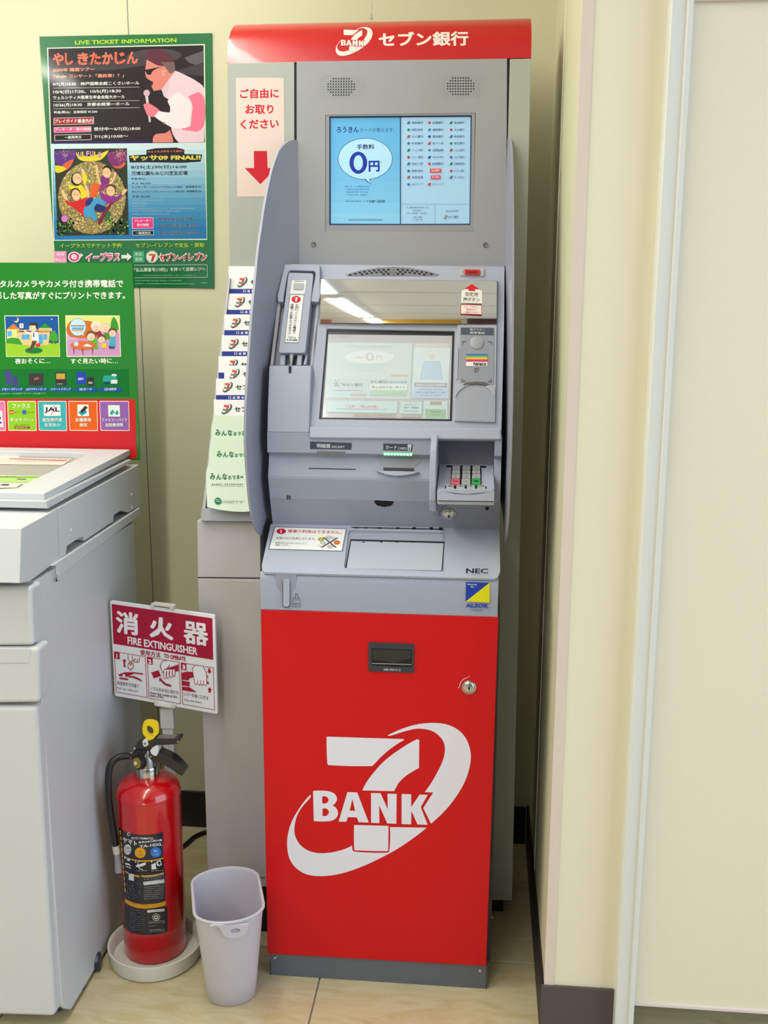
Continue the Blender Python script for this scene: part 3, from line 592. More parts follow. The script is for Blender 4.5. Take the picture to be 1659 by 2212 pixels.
MB().px(PI_, zk((1440, 540), (1500, 570), (1508, 620), (1502, 650), (1470, 600), (1420, 562)), .0112, .007).build('cradle_rim', GREYL, rd, bevel=.001)
MB().px(PI_, zk((1172, 700), (1180, 640), (1220, 590), (1290, 560), (1360, 552), (1440, 566), (1490, 610), (1504, 660), (1500, 852), (1170, 842)), .0092, .007).build('phone_rest', M((158, 162, 178), .45), rd)
MB().px(PI_, zk((1186, 232), (1198, 232), (1190, 496), (1178, 496)), .011, .004).build('side_rib', GREYL, rd, bevel=.0005)
# speaker arch, alarm button
MB().px(PI_, zh((515, 314), (600, 288), (700, 272), (800, 266), (900, 272), (1000, 290), (1078, 312), (1060, 322), (530, 322)), .0046, .003).build('speaker_grille', M((118, 120, 132), .5), atm, bevel=.0003)  # grille grey is darkened to stand for the shadow in its recess
ik = Ink(PI_, .0051)
for (row, x0, n, dy) in ((308, 550, 15, 0),): pass
def arc(x): return 274+((x-797)/262)**2*34
for r_ in range(3):
    for j in range(19):
        x = 544+j*28.4+(14 if r_ == 1 else 0); y = arc(x)+8+r_*12.5
        if r_ == 1 and abs(x-797) > 200: continue
        if r_ == 2 and abs(x-797) > 80: continue
        if x > 1055: continue
        dark = not (r_ == 1 and abs(x-797) < 40 or r_ == 0 and abs(x-797) < 14 or r_ == 2 and abs(x-797) < 14)
        ik.poly((16, 16, 22) if dark else (120, 118, 122), ell(*zh(x, y), 3.1, 1.7, n=12))
ik.build('speaker_holes', atm, kind='stuff')
bt = MB().px(PI_, rquad(zh((1198, 275), (1347, 279), (1345, 323), (1198, 319)), 1.5), .006, .003).build('alarm_button', M((176, 176, 184), .4), atm, bevel=.0004)
MB().px(PI_, zh((1206, 278), (1212, 278), (1212, 318), (1206, 318)), .0075, .005).build('guard_rail', M((196, 197, 204), .4), bt); MB().px(PI_, zh((1334, 281), (1340, 281), (1338, 321), (1332, 321)), .0075, .005).build('guard_rail', M((196, 197, 204), .4), bt)
MB().px(PI_, rquad(zh((1226, 281), (1318, 283), (1316, 313), (1226, 310)), 1), .010, .005).build('button_cap', M((196, 22, 30), .3, coat=.4), bt, bevel=.0008, label='red alarm button')
ik = Ink(PI_, .0106); ik.poly((120, 10, 18), zh((1240, 292), (1304, 293), (1304, 303), (1240, 302))); ik.build('button_mark', bt)
# convex chrome mirror
mq = zh((366, 341), (1420, 351), (1417, 607), (362, 601)); NX, NY = 28, 14; vs = []; fs = []
mc = PI_.pt(*quadpt(mq, .5, .5), .0185)
for b in range(NY+1):
    for a in range(NX+1):
        s_, t_ = a/NX, b/NY; p = quadpt(mq, s_, t_)
        tilt = radians(17)-(t_-.5)*radians(9)
        base = Plane(mc, (0, -cos(radians(19)), sin(radians(19)))).pt(*p)
        hy = (.5-t_)*.083; yoff = 2.0*hy*hy + .005*((s_-.5)*2)**2
        vs.append(base+Vector((0, yoff, 0)))
for b in range(NY):
    for a in range(NX): fs.append((b*(NX+1)+a, b*(NX+1)+a+1, (b+1)*(NX+1)+a+1, (b+1)*(NX+1)+a))
nv = len(vs); vs += [v+Vector((0, .009, 0)) for v in vs]; bd_ = [a for a in range(NX)]+[b*(NX+1)+NX for b in range(NY)]+[NY*(NX+1)+a for a in range(NX, 0, -1)]+[b*(NX+1) for b in range(NY, 0, -1)]
fs += [(bd_[k_], bd_[(k_+1) % len(bd_)], nv+bd_[(k_+1) % len(bd_)], nv+bd_[k_]) for k_ in range(len(bd_))]
CHR = M((228, 229, 238), .035, metal=1, grain=.0)
mir = link('mirror', vs, fs, CHR, atm, smooth=True, recalc=False, label='chrome mirror strip above the screen')
MB().px(PI_, zh((362, 338), (1424, 348), (1420, 611), (358, 604)), .0075, .003).build('mirror_frame', M((130, 130, 138), .3), atm, bevel=.0008)
FMr = Plane(mc, (0, -cos(radians(19)), sin(radians(19)))); ik = Ink(FMr, .0012)
ik.poly((236, 234, 230), zh((1222, 404), (1270, 366), (1318, 404), (1330, 410), (1330, 486), (1206, 482), (1208, 410))); ik.poly((212, 24, 34), zh((1222, 400), (1270, 368), (1318, 402), (1290, 400), (1290, 412), (1250, 411), (1250, 399)))
ik.text((40, 38, 48), '防犯用', zh(1232, 442), zh(1306, 444), 9, .015); ik.text((40, 38, 48), '押ボタン', zh(1218, 473), zh(1316, 475), 9, .015)
ik.poly((205, 60, 78), zh((1202, 490), (1330, 494), (1330, 553), (1202, 549))); ik.poly((238, 230, 228), zh((1206, 495), (1326, 498), (1326, 549), (1206, 545)))
for t_, y in (('ボタンを押すと、', 512), ('警備会社', 527), ('へ通報されます。', 543)): ik.text((205, 40, 60), t_, zh(1220 if '会' not in t_ else 1236, y), zh(1316 if '会' not in t_ else 1296, y+1), 4, .008)
ik.build('mirror_stickers', atm)
# ---- handset bay, handset and column on the left
MB().px(PI_, [(606, 586), (690, 588), (672, 795), (584, 795)], -.006, -.0135).build('handset_bay', M((150, 154, 168), .45), atm)
MB().px(PI_, [(690, 588), (693, 660), (676, 795), (670, 795), (684, 655), (686, 588)], .004, -.012).build('bay_wall', GREYL, atm)
MB().px(PI_, [(600, 652), (606, 600), (611, 600), (606, 660), (589, 795), (583, 795)], .003, -.012).build('bay_wall', M((186, 184, 194), .4), atm)
hood = rquad
mb = MB(); hd = [zj((302, 55), (725, 62), (725, 240), (730, 440), (706, 512), (612, 505), (618, 440), (668, 200), (668, 160), (650, 142), (375, 134), (350, 150), (340, 190), (295, 440), (290, 512), (222, 512), (214, 436))]
mb.px(PI_, hd[0], .016, -.012); mb.build('handset_hood', GREYL, atm, bevel=.002)
hs = MB().px(PI_, rquad(zj((350, 158), (648, 168), (545, 1118), (232, 1118)), 5), .020, -.006).build('handset', GREYL, atm, bevel=.004, seg=3)
MB().px(PI_, zj((505, 1110), (560, 1112), (570, 1125), (560, 1180), (535, 1150)), .006, -.006).build('handset_heel', M((160, 164, 180), .4), hs, bevel=.001)
ik = Ink(PI_, .0206)
ik.poly((238, 238, 234), rquad(zj((392, 250), (564, 252), (542, 414), (366, 414)), 1.5)); ik.text((70, 74, 86), '緊急呼出', zj(424, 271), zj(532, 272), 2.6, .03)
ik.poly((120, 124, 136), rquad(zj((366, 422), (536, 424), (470, 998), (302, 998)), 1)); ik.poly((240, 240, 238), rquad(zj((371, 427), (531, 429), (466, 992), (308, 992)), 1))
ik.poly((208, 16, 44), ell(*zj(441, 479), 10, 7.6)); ik.text((245, 245, 245), '?', zj(424, 505), zj(462, 506), 9.5, .03)
for t_, x0, y0, x1, y1, h0, h1 in (('お困りのときはこの電話で', 456, 535, 415, 896, 7.2, 5.6), ('店舗ではお答えできません', 396, 535, 362, 896, 6.4, 5)):
    n = len(t_)
    for j, ch in enumerate(t_):
        tt = (j+.85)/n; x = x0+(x1-x0)*tt; y = y0+(y1-y0)*tt; big = ch in 'お困り電話店舗答'; w = 3.4 if big else 2.5; cx, cy = zj(x, y)
        ik.text((46, 46, 56), ch, (cx-w, cy), (cx+w, cy), 5.2 if big else 4, .012)
ik.text((70, 70, 80), 'Call us', zj(350, 942), zj(435, 943), 4, .004); ik.text((46, 46, 56), 'in trouble.', zj(330, 972), zj(458, 974), 4.2, .02)
ik.build('handset_labels', hs)
MB().px(PI_, rquad(zj((412, 284), (534, 286), (526, 362), (410, 360)), 2), .0225, .019).build('call_button', M((172, 174, 184), .4), hs, bevel=.0006)
for q in (((252, 1136), (312, 1138), (302, 1268), (244, 1268)), ((455, 1140), (512, 1140), (500, 1268), (442, 1268)), ((545, 1180), (572, 1120), (570, 1180), (556, 1262), (522, 1262))): MB().px(PI_, zj(*q), .012, -.010).build('rest_finger', GREYL, atm, bevel=.0012)
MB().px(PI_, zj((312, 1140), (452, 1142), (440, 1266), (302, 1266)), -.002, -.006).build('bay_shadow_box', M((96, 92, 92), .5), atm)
pp = [PI_.pt(*zj(a, b), o_) for a, b, o_ in ((386, 1140, .012), (384, 1180, .014), (382, 1230, .014), (372, 1300, .012), (364, 1345, .004))]
MB().tube(pp, [.0042, .0036, .0024, .0022, .0022], 10).build('handset_cord', M((176, 178, 186), .4), hs, smooth=True)
FC = Plane((0, .118, 1.20), (0, -1, .27)); FC2 = Plane((0, .0975, 1.12), (0, -1, .03))
YC = lambda v: FC.pt(620, v).y
colp = [(.130, 1.2425), (.1265, 1.236), (.107, 1.165), (.098, 1.117), (.20, 1.117), (.20, 1.2425)]
xk = aty(669, 860, .11).x
cl = MB().extx(colp, HL, xk).build('left_column', GREYL, atm, bevel=.0015)
ik = Ink(Plane((0, .1265, 1.236), (0, -.964, .2655)), .0012); ik.poly((24, 24, 50), rquad(zj((350, 1276), (386, 1276), (380, 1362), (352, 1362)), 2.5)); ik.build('cord_notch', cl)
# ---- privacy shields on both sides
SIL = [(560, 1157), (548, 1143), (540, 1112), (534, 1070), (529, 1010), (526, 950), (527, 880), (532, 790), (540, 680), (550, 575), (560, 495), (571, 425), (584, 365), (598, 326), (610, 311), (622, 304), (634, 309), (640, 318)]
def fx(y): t = max(0, min(1, (.25-y)/.16)); return .2295+.0125*(1-(1-t)**2) + max(0, .09-y)*.03
def fxl(y): t = max(0, min(1, (.25-y)/.14)); return -(.189+.058*(1-(1-t)**2.2)) - max(0, .11-y)*.05
prof = []
for u, v in SIL:
    lo, hi = -.2, .262; d_ = ray(u, v)
    g = lambda y: (CAM+d_*((y-CAM.y)/d_.y)).x-fxl(y)
    y = max((k_/400*.55-.2 for k_ in range(401)), key=lambda y: -abs(g(y))) if True else 0
    y = min(y, .2499); prof.append((y, (CAM+d_*((y-CAM.y)/d_.y)).z))
prof = [p for p in prof if p[0] < .2495]; prof.sort(key=lambda p: p[1]); pk = min(range(len(prof)), key=lambda k_: prof[k_][0]); keep = prof[:pk+1]
for p_ in prof[pk+1:]:
    if keep[-1][0] < p_[0] < .236: keep.append(p_)
prof = keep+[(.243, keep[-1][1]+.003), (.2495, keep[-1][1]+.0035)]
def yfront(z):
    for (a, b), (c_, d_) in zip(prof[:-1], prof[1:]):
        if b <= z <= d_: return a+(c_-a)*(z-b)/(d_-b)
    return prof[0][0] if z < prof[0][1] else prof[-1][0]
z0_, z1_ = prof[0][1]+.001, prof[-1][1]-.001
for sgn, fn in ((-1, fxl), (1, fx)):
    NZ, NYy = 60, 12; A_ = []; 
    for a in range(NZ+1):
        z = z0_+(z1_-z0_)*(1-cos(pi*a/NZ))/2; yf = yfront(z); yb_ = yf+(.2495-yf)*min(1, .02+((z-z0_)/.075)**.8); A_.append([(yf+(yb_-yf)*b/NYy, z) for b in range(NYy+1)])
    n = (NYy+1)*(NZ+1); vs = []
    for t in (0, .0045):
        for r_ in A_:
            for y, z in r_: vs.append(Vector((fn(y)-sgn*(0 if t == 0 else t), y, z)))
    fs = []
    for s_ in (0, n):
        for a in range(NZ):
            for b in range(NYy):
                q = (s_+a*(NYy+1)+b, s_+a*(NYy+1)+b+1, s_+(a+1)*(NYy+1)+b+1, s_+(a+1)*(NYy+1)+b); fs.append(q)
    bd = [a*(NYy+1) for a in range(NZ+1)]+[NZ*(NYy+1)+b for b in range(1, NYy+1)]+[a*(NYy+1)+NYy for a in range(NZ-1, -1, -1)]+[b for b in range(NYy-1, 0, -1)]
    for k_ in range(len(bd)): a, b = bd[k_], bd[(k_+1) % len(bd)]; fs.append((a, b, b+n, a+n))
    link('privacy_shield', vs, fs, M((150, 152, 170), .32, spec=.5), atm, smooth=True)
# ================================================================ sign tower behind the machine
TWC = M((160, 162, 169), .45, grain=.3, grainscale=1500); TWL = M((172, 177, 172), .45, grain=.3, grainscale=1500)
tw = thing('sign_tower', (0, .35, 0), 'tall grey sign and leaflet tower with red header behind the cash machine', 'display stand')
MB().box(-.318, .262, .266, .43, .06, 1.83).build('tower_body', M((24, 26, 44), .5), tw)
FT = Plane((0, .25, 0), (0, -1, 0))
hp = [(.430, 1.917), (.372, 1.9165), (.340, 1.912), (.316, 1.904), (.292, 1.889), (.276, 1.874), (.265, 1.860), (.256, 1.842), (.2505, 1.820)]
header = MB().extx(hp+[(.43, 1.820)], -.3235, .266).build('header', M((186, 8, 18), .30, coat=.35, spec=.5), tw, smooth=True)
HF = Prof(hp[::-1]); ik = Ink(HF, .0004, rough=.4); zf = zm(640, 30, 1160)
emblem(ik, *zf(272, 91), *zf(526, 289), [(226, 214, 210)]*5)
ik.text((226, 214, 210), 'セブン銀行', zf(568, 228), zf(1188, 219), 32, .035); ik.build('header_lettering', header)
panel = MB().px(FT, [(640.5, 133), (1095.5, 126.5), (1093, 600), (641.5, 600)], 0, -.012, [zm(690, 230, 1040)((62, 88), (1600, 66), (1578, 1278), (60, 1276))]).build('display_panel', TWC, tw, bevel=.0006)
zg = zm(690, 230, 1040)
rim = MB().px(FT, rquad(zg((66, 84), (1594, 62), (1580, 1276), (62, 1276)), 2), -.001, -.010, [rquad(zg((100, 100), (1560, 88), (1545, 1212), (100, 1214)), 1)]).build('screen_surround', M((150, 152, 162), .45), panel, bevel=.0025)
dsp = MB().px(FT, zg((98, 98), (1562, 86), (1547, 1214), (98, 1216)), -.0065, -.010).build('display_screen', M((22, 40, 72), .2), panel)
ik = Ink(FT, -.0062, emit=.24, rough=.3)
BLU, BL2, TXTC = (96, 172, 222), (160, 200, 232), (24, 40, 110)
ik.poly((26, 50, 96, .3), zg((102, 104), (1556, 92), (1543, 1208), (104, 1210)))
ik.grid(lambda t: tuple(BLU[j]+([136, 196, 230][j]-BLU[j])*t*t for j in range(3)), zg((114, 118), (826, 112), (826, 1202), (116, 1200)), 1, 10)
ik.poly(BL2, zg((836, 112), (1548, 106), (1536, 1200), (834, 1202)))
ik.text((22, 50, 120), 'ろうきん', zg(176, 268), zg(403, 266), 13, .02); ik.text((40, 80, 140), 'カードが使えます。', zg(415, 264), zg(770, 262), 9.5, .004)
ik.poly(TXTC, ell(*zg(469, 537), 59, 45, n=40)); ik.poly((170, 214, 240), ell(*zg(469, 537), 58, 44, n=40)); ik.poly(TXTC, zg((458, 745), (530, 802), (512, 738))); ik.poly((170, 214, 240), zg((468, 740), (524, 792), (506, 732)))
ik.text(TXTC, '手数料', zg(383, 440), zg(562, 438), 11, .02); ik.poly((30, 52, 160), ell(*zg(398, 576), 19.2, 24), [ell(*zg(398, 576), 10, 16.5)]); ik.text((30, 52, 160), '円', zg(505, 670), zg(618, 668), 24, .035); ik.poly(TXTC, ell(*zg(635, 570), 1.4), [ell(*zg(635, 570), .8)])
for y, a, b in ((826, 262, 515), (856, 284, 510), (884, 280, 508), (912, 282, 500)): ik.micro((60, 110, 160), *zg(a, y), zg(b, y)[0], 3.2)
ik.micro((40, 70, 120), *zg(262, 976), zg(500, 974)[0], 3); ik.text((20, 30, 70), '7:00～23:00', zg(505, 985), zg(670, 983), 5.5, .02); ik.micro((30, 50, 100), *zg(298, 1168), zg(650, 1168)[0], 3.4, dense=.9)
banks = ['鳥取銀行', '紀陽銀行', '秋田銀行', 'HIRO BANK', '福邦銀行', '大分銀行', '十八銀行', '愛知銀行', '岐阜銀行', '中京銀行', '熊本ファミリー銀行', '新生銀行', 'イーバンク銀行', 'citibank', 'じぶん銀行', 'ソニー銀行', 'Tokyo Star Bank', 'みどり銀行', '住信SBIネット銀行', 'HSBC', '近畿産業信用', '新銀行東京', '仙台銀行', 'ゆうちょ銀行', '信用金庫', '商工組合', 'ろうきん', 'JAバンク', 'JFマリンバンク']
ys = [167, 239, 308, 378, 448, 520, 587, 660, 725, 797]
lc = [(70, 90, 150), (30, 60, 150), (170, 60, 70), (60, 130, 200), (40, 120, 90), (200, 40, 60)]
for j, b in enumerate(banks):
    r_, c_ = divmod(j, 3); y = ys[r_]; x0, x1 = ((895, 1062), (1108, 1272), (1330, 1486))[c_]
    if b == '仙台銀行': ik.poly((205, 60, 60), zg((1132, 638), (1248, 636), (1248, 676), (1132, 678))); ik.text((240, 200, 200), b, zg(1144, 670), zg(1238, 669), 6, .01); continue
    if b == '商工組合': ik.poly((205, 50, 70), rquad(zg((1140, 706), (1242, 704), (1242, 740), (1140, 742)), 3)); ik.text((240, 200, 210), b, zg(1152, 734), zg(1230, 733), 5, .01); ik.micro((60, 80, 130), *zg(1120, 752), zg(1252, 751)[0], 1.8); continue
    ik.poly(lc[(j*5+r_) % 6], ell(*zg(x0+18, y), 2.9, 2.9, n=10) if j % 2 else zg((x0, y+14), (x0+14, y-14), (x0+36, y-14), (x0+24, y+14))); ik.text((50, 66, 120), b, zg(x0+50, y+12), zg(x1, y+11), 5.2 if j != 13 else 6.4, .006)
ik.line((110, 140, 170), zg((836, 998), (1535, 1000)), .7); ik.line((110, 140, 170), zg((1182, 1000), (1182, 1200)), .7); ik.line((30, 60, 90), zg((829, 110), (829, 1206)), 1.6)
for y, a, b in ((1042, 895, 1115), (1072, 955, 1050), (1100, 890, 1115), (1140, 950, 1055), (1166, 950, 1055)): ik.micro((40, 60, 110), *zg(a, y), zg(b, y)[0], 3)
ik.text((24, 30, 70), 'みんなのATM', zg(1294, 1080), zg(1420, 1079), 4, .014); emblem(ik, *zg(1272, 1112), *zg(1312, 1152), [(214, 60, 40), (214, 60, 40), (30, 110, 80), (200, 30, 40), (30, 90, 60)]); ik.text((24, 40, 90), 'セブン銀行', zg(1320, 1145), zg(1426, 1143), 5.5, .01)
ik.build('screen_print', dsp)
ze = zm(480, 30, 820)
def grille(cx, cy):
    mb = MB(); ik = Ink(FT, .0006)
    for r_ in range(9):
        for c_ in range(19):
            dx, dy = c_-9, r_-4
            x, y = cx+dx*5.63, cy+dy*5.9
            if (dx/9.6)**2+(dy/4.6)**2 > 1 and not (abs(dy) <= 4 and (max(0, abs(dx)-5)/4.3)**2+(dy/4.6)**2 < 1): continue
            solid = abs(dy) <= 3 and abs(dx) <= 5 and not (abs(dy) == 3 and abs(dx) > 3) and not (abs(dy) == 2 and abs(dx) > 4)
            ik.poly((14, 14, 22) if solid else (142, 144, 152), ell(x, y, 1.6 if solid else .9, n=8), L=.0008)
    ik.build('speaker_holes', panel, kind='stuff')
grille(737, 187.5); grille(995, 186)
for p in ((677.5, 528), (1048.5, 529)): screw(p, FT, .0052, tw, mat=M((150, 150, 150), .3, metal=.9), proud=.003)
up_l = MB().px(FT, [(491, 137), (635.5, 134), (636, 600), (496, 600)], 0, -.012).build('side_panel', TWL, tw, bevel=.0006)
MB().px(FT, [(1101.5, 127.5), (1147, 126.5), (1106, 1945), (1056, 1944)], 0, -.012).build('side_panel', TWL, tw, bevel=.0006)
MB().px(FT, [(636, 133.5), (640, 133.5), (641, 600), (637, 600)], -.004, -.02).build('gap_strip', M((18, 20, 44), .5), tw)
MB().px(FT, [(1095, 128), (1102, 128), (1096, 600), (1090, 600)], -.004, -.02).build('gap_strip', M((18, 20, 44), .5), tw)
ik = Ink(FT, .0004)
ik.poly((226, 206, 200), rquad([(509.3, 168), (613, 168), (616, 424), (512.5, 425)], 3)); RR = (206, 24, 48)
for t_, (a, b, c_, d_), h in (('ご自由に', (188, 893, 598, 888), 21), ('お取り', (244, 1058, 542, 1055), 20.5), ('ください', (192, 1216, 598, 1206), 20.5)): ik.text(RR, t_, ze(a, b), ze(c_, d_), h, .03)
ik.poly((204, 24, 44), ze((333, 1445), (472, 1445), (478, 1625), (570, 1625), (402, 1795), (238, 1625), (336, 1625))); ik.build('invitation_sticker', up_l, label='pale pink sticker with red writing and down arrow')
# leaflet rack: sloping board, side cheek, lower slope and cabinet
pT = aty(495, 575, .25); pB = aty(437, 1125, .130)
nr = (pB-pT).cross(Vector((1, 0, 0))); nr = nr if nr.y < 0 else -nr
FK2 = Plane(pT, Vector((0, nr.y, nr.z)))
MB().px(FK2, [(494, 574), (556, 574), (556, 1127), (434, 1127)], 0, -.012).build('rack_board', M((168, 170, 178), .45), tw, bevel=.0006)
MB().px(FK2, [(494, 600), (497.5, 600), (440, 1127), (435, 1127)], .012, 0).build('rack_cheek', M((188, 190, 190), .4), tw)
MB().px(FK2, [(435, 1098), (556, 1100), (556, 1127), (433, 1125)], .016, 0).build('rack_lip', M((158, 160, 168), .45), tw, bevel=.001)
zc1 = aty(427, 1248, .12).z; xcl = aty(427, 1245, .12).x; zrk = pB.z
cabp = [(.120, .128), (.120, zc1-.004), (.121, zc1), (pB.y-.001, zrk), (.255, zrk+.0), (.255, .128)]
cab = MB().extx(cabp, xcl, -.2500).build('lower_cabinet', M((178, 175, 176), .45, grain=.3, grainscale=1500), tw, bevel=.0012)
ik = Ink(Plane((0, .12, 0), (0, -1, 0)), .0005); ik.line((20, 20, 30), [(428, 1247.5), (568, 1249)], 2.2); ik.build('seam', cab); ik = Ink(Plane((0, .12, 0), (0, -1, 0)), .0005); ik.line((30, 26, 40), [(449, 1889), (572, 1896)], 1.2); ik.build('seam', cab)
MB().box(xcl+.02, -.235, .15, .40, .0, .13).build('foot_frame', M((16, 16, 24), .6), tw)
MB().box(.05, .262, .28, .40, .0, .07).build('foot_frame', M((16, 16, 24), .6), tw)
# ---- leaflets, one per pocket
zw = zm(440, 570, 560, 915); zx = zm(430, 840, 560, 928)
EC = [(206, 62, 24), (206, 30, 36), (16, 84, 56), (206, 30, 36), (16, 84, 56)]
def leaflet(label, q, off, fn, cat='leaflet', grp='leaflets in the rack beside the cash machine', col=(232, 232, 236), name='leaflet', thick=.0022):
    q = [(min(a, 556), b) for a, b in q]; base = FK2.pt(*q[3]); o = MB().px(FK2, q, off, off-thick).build(name, M(col, .4), origin=base); tag(o, label, cat, grp)
    i = Ink(FK2, off+.0004); fn(i)
    if i.v: i.build('printing', o); return o
def env(x, yt, yb, bb, lx, off, label, f=zw, tx=None, w=122, right=None):
    px0, pyt = f(x, yt); _, pyb = f(x, yb); _, pbb = f(x, bb); rx = px0+w if right is None else right
    def fn(i):
        if bb > yb: i.poly((22, 44, 140), [(px0, pyb), (rx, pyb), (rx, pbb+3), (px0, pbb+3)]); i.line((14, 26, 80), [(px0, pyb), (rx, pyb)], .9)
        lx0, ly0 = f(lx, yt+ (58 if f is zw else 62)); emblem(i, lx0, ly0, lx0+21.5, ly0+22, EC)
        i.text((12, 70, 44), 'セブン銀行', (lx0+27.5, ly0+16.5), (lx0+100, ly0+16.5), 11.5, .03)
        if bb > yb:
            for j, ch in enumerate('口座開設申込'): i.text((225, 228, 240), ch, (lx0+12+j*9.3, pbb-1.6), (lx0+17.8+j*9.3, pbb-1.6), 5.3, .02)
    leaflet(label, [(px0, pyt), (rx, pyt), (rx, pbb+4), (px0, pbb+4)], off, fn)
env(412, 38, 39, 39, 9999, .0035, 'plain top edge of white leaflets standing behind the topmost one', w=118) if 0 else None
def blank(i): pass
leaflet('blank white card sticking up behind the topmost printed leaflet', [zw(412, 38), zw(1150, 40), zw(1150, 170), zw(405, 165)], .0032, blank)
R_ = 610
env(415, 160, 415, 480, 557, .0062, 'white bank leaflet with blue band, topmost printed one in the rack', w=105)
env(395, 490, 760, 825, 517, .0092, 'white bank leaflet with blue band, second from the top of the rack', w=108)
env(342, 832, 1095, 1168, 447, .0122, 'white bank leaflet with blue band, third from the top of the rack', w=110)
env(300, 1178, 1445, 1510, 414, .0152, 'white bank leaflet with blue band, fourth from the top of the rack', w=112)
env(245, 1520, 1795, 1885, 400, .0182, 'white bank leaflet half hidden behind a slipped one, fifth from the top', w=115)
env(338, 1675, 1900, 1900, 430, .0212, 'white bank leaflet slipped to the right and standing crooked in the fifth pocket', w=104)
env(203, 1890, 2165, 2235, 315, .0242, 'white bank leaflet with blue band, just below the slipped one', w=118)
def fn7(i):
    a = zx(348, 235); emblem(i, a[0], a[1], a[0]+22.5, a[1]+22, EC); i.text((12, 70, 44), 'セブン銀行', (a[0]+27.5, a[1]+17), (a[0]+100, a[1]+17), 12, .03)
leaflet('lowest white bank leaflet, just above the pale green ones', [zx(225, 165), zx(1150, 170), zx(1150, 420), zx(236, 420)], .0272, fn7)
GL, GT = (208, 226, 208), (20, 116, 78)
def gtext(i, x, y, w=505, h=14):
    s_ = w/505; xs = [0, 95, 190, 280, 345, 405, 470]; ws = [80, 80, 75, 48, 50, 55, 40]; hs = [1, .85, .95, .6, .6, .75, .25]
    for ch, a, b, c_ in zip('みんなのマネー', xs, ws, hs): i.text(GT, ch, zx(x+a*s_, y-(h*.3*7 if ch == 'ー' else 0)), zx(x+(a+b)*s_, y-(h*.3*7 if ch == 'ー' else 0)), h*c_, .03)
leaflet('pale green money-site leaflet, upper one of three, edge curled at the top', [zx(235, 405), zx(1090, 412), zx(1090, 760), zx(190, 750), zx(188, 590), zx(205, 520)], .0302, lambda i: gtext(i, 250, 725), col=GL)
leaflet('pale green money-site leaflet, middle one of three', [zx(190, 745), zx(1090, 750), zx(1090, 1080), zx(158, 1075), zx(156, 940)], .0332, lambda i: gtext(i, 272, 1058), col=GL)
def g3(i):
    gtext(i, 168, 1400); 
    for j, ch in enumerate('money.sevenbank.jp'): 
        if ch != '.': i.text((50, 80, 74), ch, zx(198+j*33, 1480), zx(216+j*33, 1480), 2.6, .04)
        else: i.rect((50, 80, 74), *zx(204+j*33, 1475), *zx(209+j*33, 1480))
    i.line((110, 140, 130), zx((180, 1487), (680, 1502)), .7); i.poly((24, 118, 84), ell(*zx(290, 1730), 7.5, 7.5)); i.text((214, 232, 218), 'まずは', zx(256, 1722), zx(325, 1722), 3, .01); i.text((214, 232, 218), 'アクセス', zx(254, 1748), zx(328, 1748), 3, .01)
    i.line((120, 140, 130), zx((352, 1765), (360, 1728), (690, 1732)), .7); i.micro((90, 120, 110), *zx(388, 1762), zx(665, 1768)[0], 3)
leaflet('lowest pale green leaflet, largest and fully seen, with a round green mark', [zx(160, 1062), zx(1060, 1072), zx(1060, 1880), zx(685, 1896), zx(500, 1890), zx(300, 1862), zx(125, 1822), zx(108, 1300), zx(118, 1240), zx(150, 1150)], .0362, g3, col=(214, 230, 214), thick=.004)
# ================================================================ copier on the left
CP = M((206, 208, 213), .42, grain=.25, grainscale=1500, spec=.4); CX = -.583; XL = -1.6
FX = Plane((CX, 0, 0), (1, 0, 0)); px1 = atx(64, 1256, CX)
cop = thing('copier', (-.9, .1, 0), 'large light grey photocopier at the left edge beside the fire extinguisher', 'copier')
def side(name, pts, x0=CX, x1=XL, m=CP, bevel=.002, par=cop, seg=2):
    q = [atx(u, v, x0) for u, v in pts]; return MB().slab([(p.y, p.z) for p in q], (), lambda p: Vector((x0, p[0], p[1])), lambda p: Vector((x1, p[0], p[1]))).build(name, m, par, bevel=bevel, seg=seg)
side('side_panel', [(74, 1255), (125, 1224), (290, 1128), (318, 1903), (154, 2181), (139, 2178), (134, 2163)], bevel=.003)
side('side_rail', [(112, 1222), (303, 1096), (305, 1111), (128, 1246), (124, 1240), (123, 1224)], x0=CX+.004, x1=CX-.05, bevel=.002)
side('scanner_body', [(46, 1142), (104, 1110), (125, 1098), (301, 1003), (305, 1090), (287, 1102), (277, 1107), (262, 1103), (246, 1113), (245, 1126), (183, 1168), (180, 1158), (162, 1168), (145, 1180), (142, 1198), (114, 1219), (64, 1256), (42, 1260)], x0=CX, bevel=.009, seg=3)
side('scanner_back_wall', [(150, 1160), (290, 1080), (290, 1110), (140, 1210)], x0=CX-.03, x1=CX-.04, m=M((140, 138, 140), .5), bevel=0)
zd = zm(0, 920, 320)
ik = Ink(FX, .0008); ik.line((232, 234, 240), zd((648, 920), (668, 1480)), .9); ik.build('seam', cop)
ik = Ink(Plane((CX+.004, 0, 0), (1, 0, 0)), .0006); ik.poly((24, 30, 90), zd((622, 1668), (632, 1700), (648, 1735), (628, 1750))); ik.line((60, 60, 90), zd((614, 1570), (622, 1668)), .8); ik.build('panel_notch', cop)
for a, b in ((797, 1172), (1476, 775), (1478, 918)): screw(zd(a, b), FX, .0045, cop, name='screw', mat=M((196, 198, 206), .4))
LX = CX-.012
side('lid_base', [(100, 1083), (284, 992), (285, 998), (104, 1099)], x0=CX-.004, x1=XL, bevel=.0015)
q = [atx(u, v, LX) for u, v in ((95, 1066), (281, 971), (284, 992), (96, 1084))]; zlid = q[0].z; ylf, ylb = q[0].y, q[1].y; LSL = (q[1].z-q[0].z)/(ylb-ylf); lz = lambda y: zlid+LSL*(y-ylf)
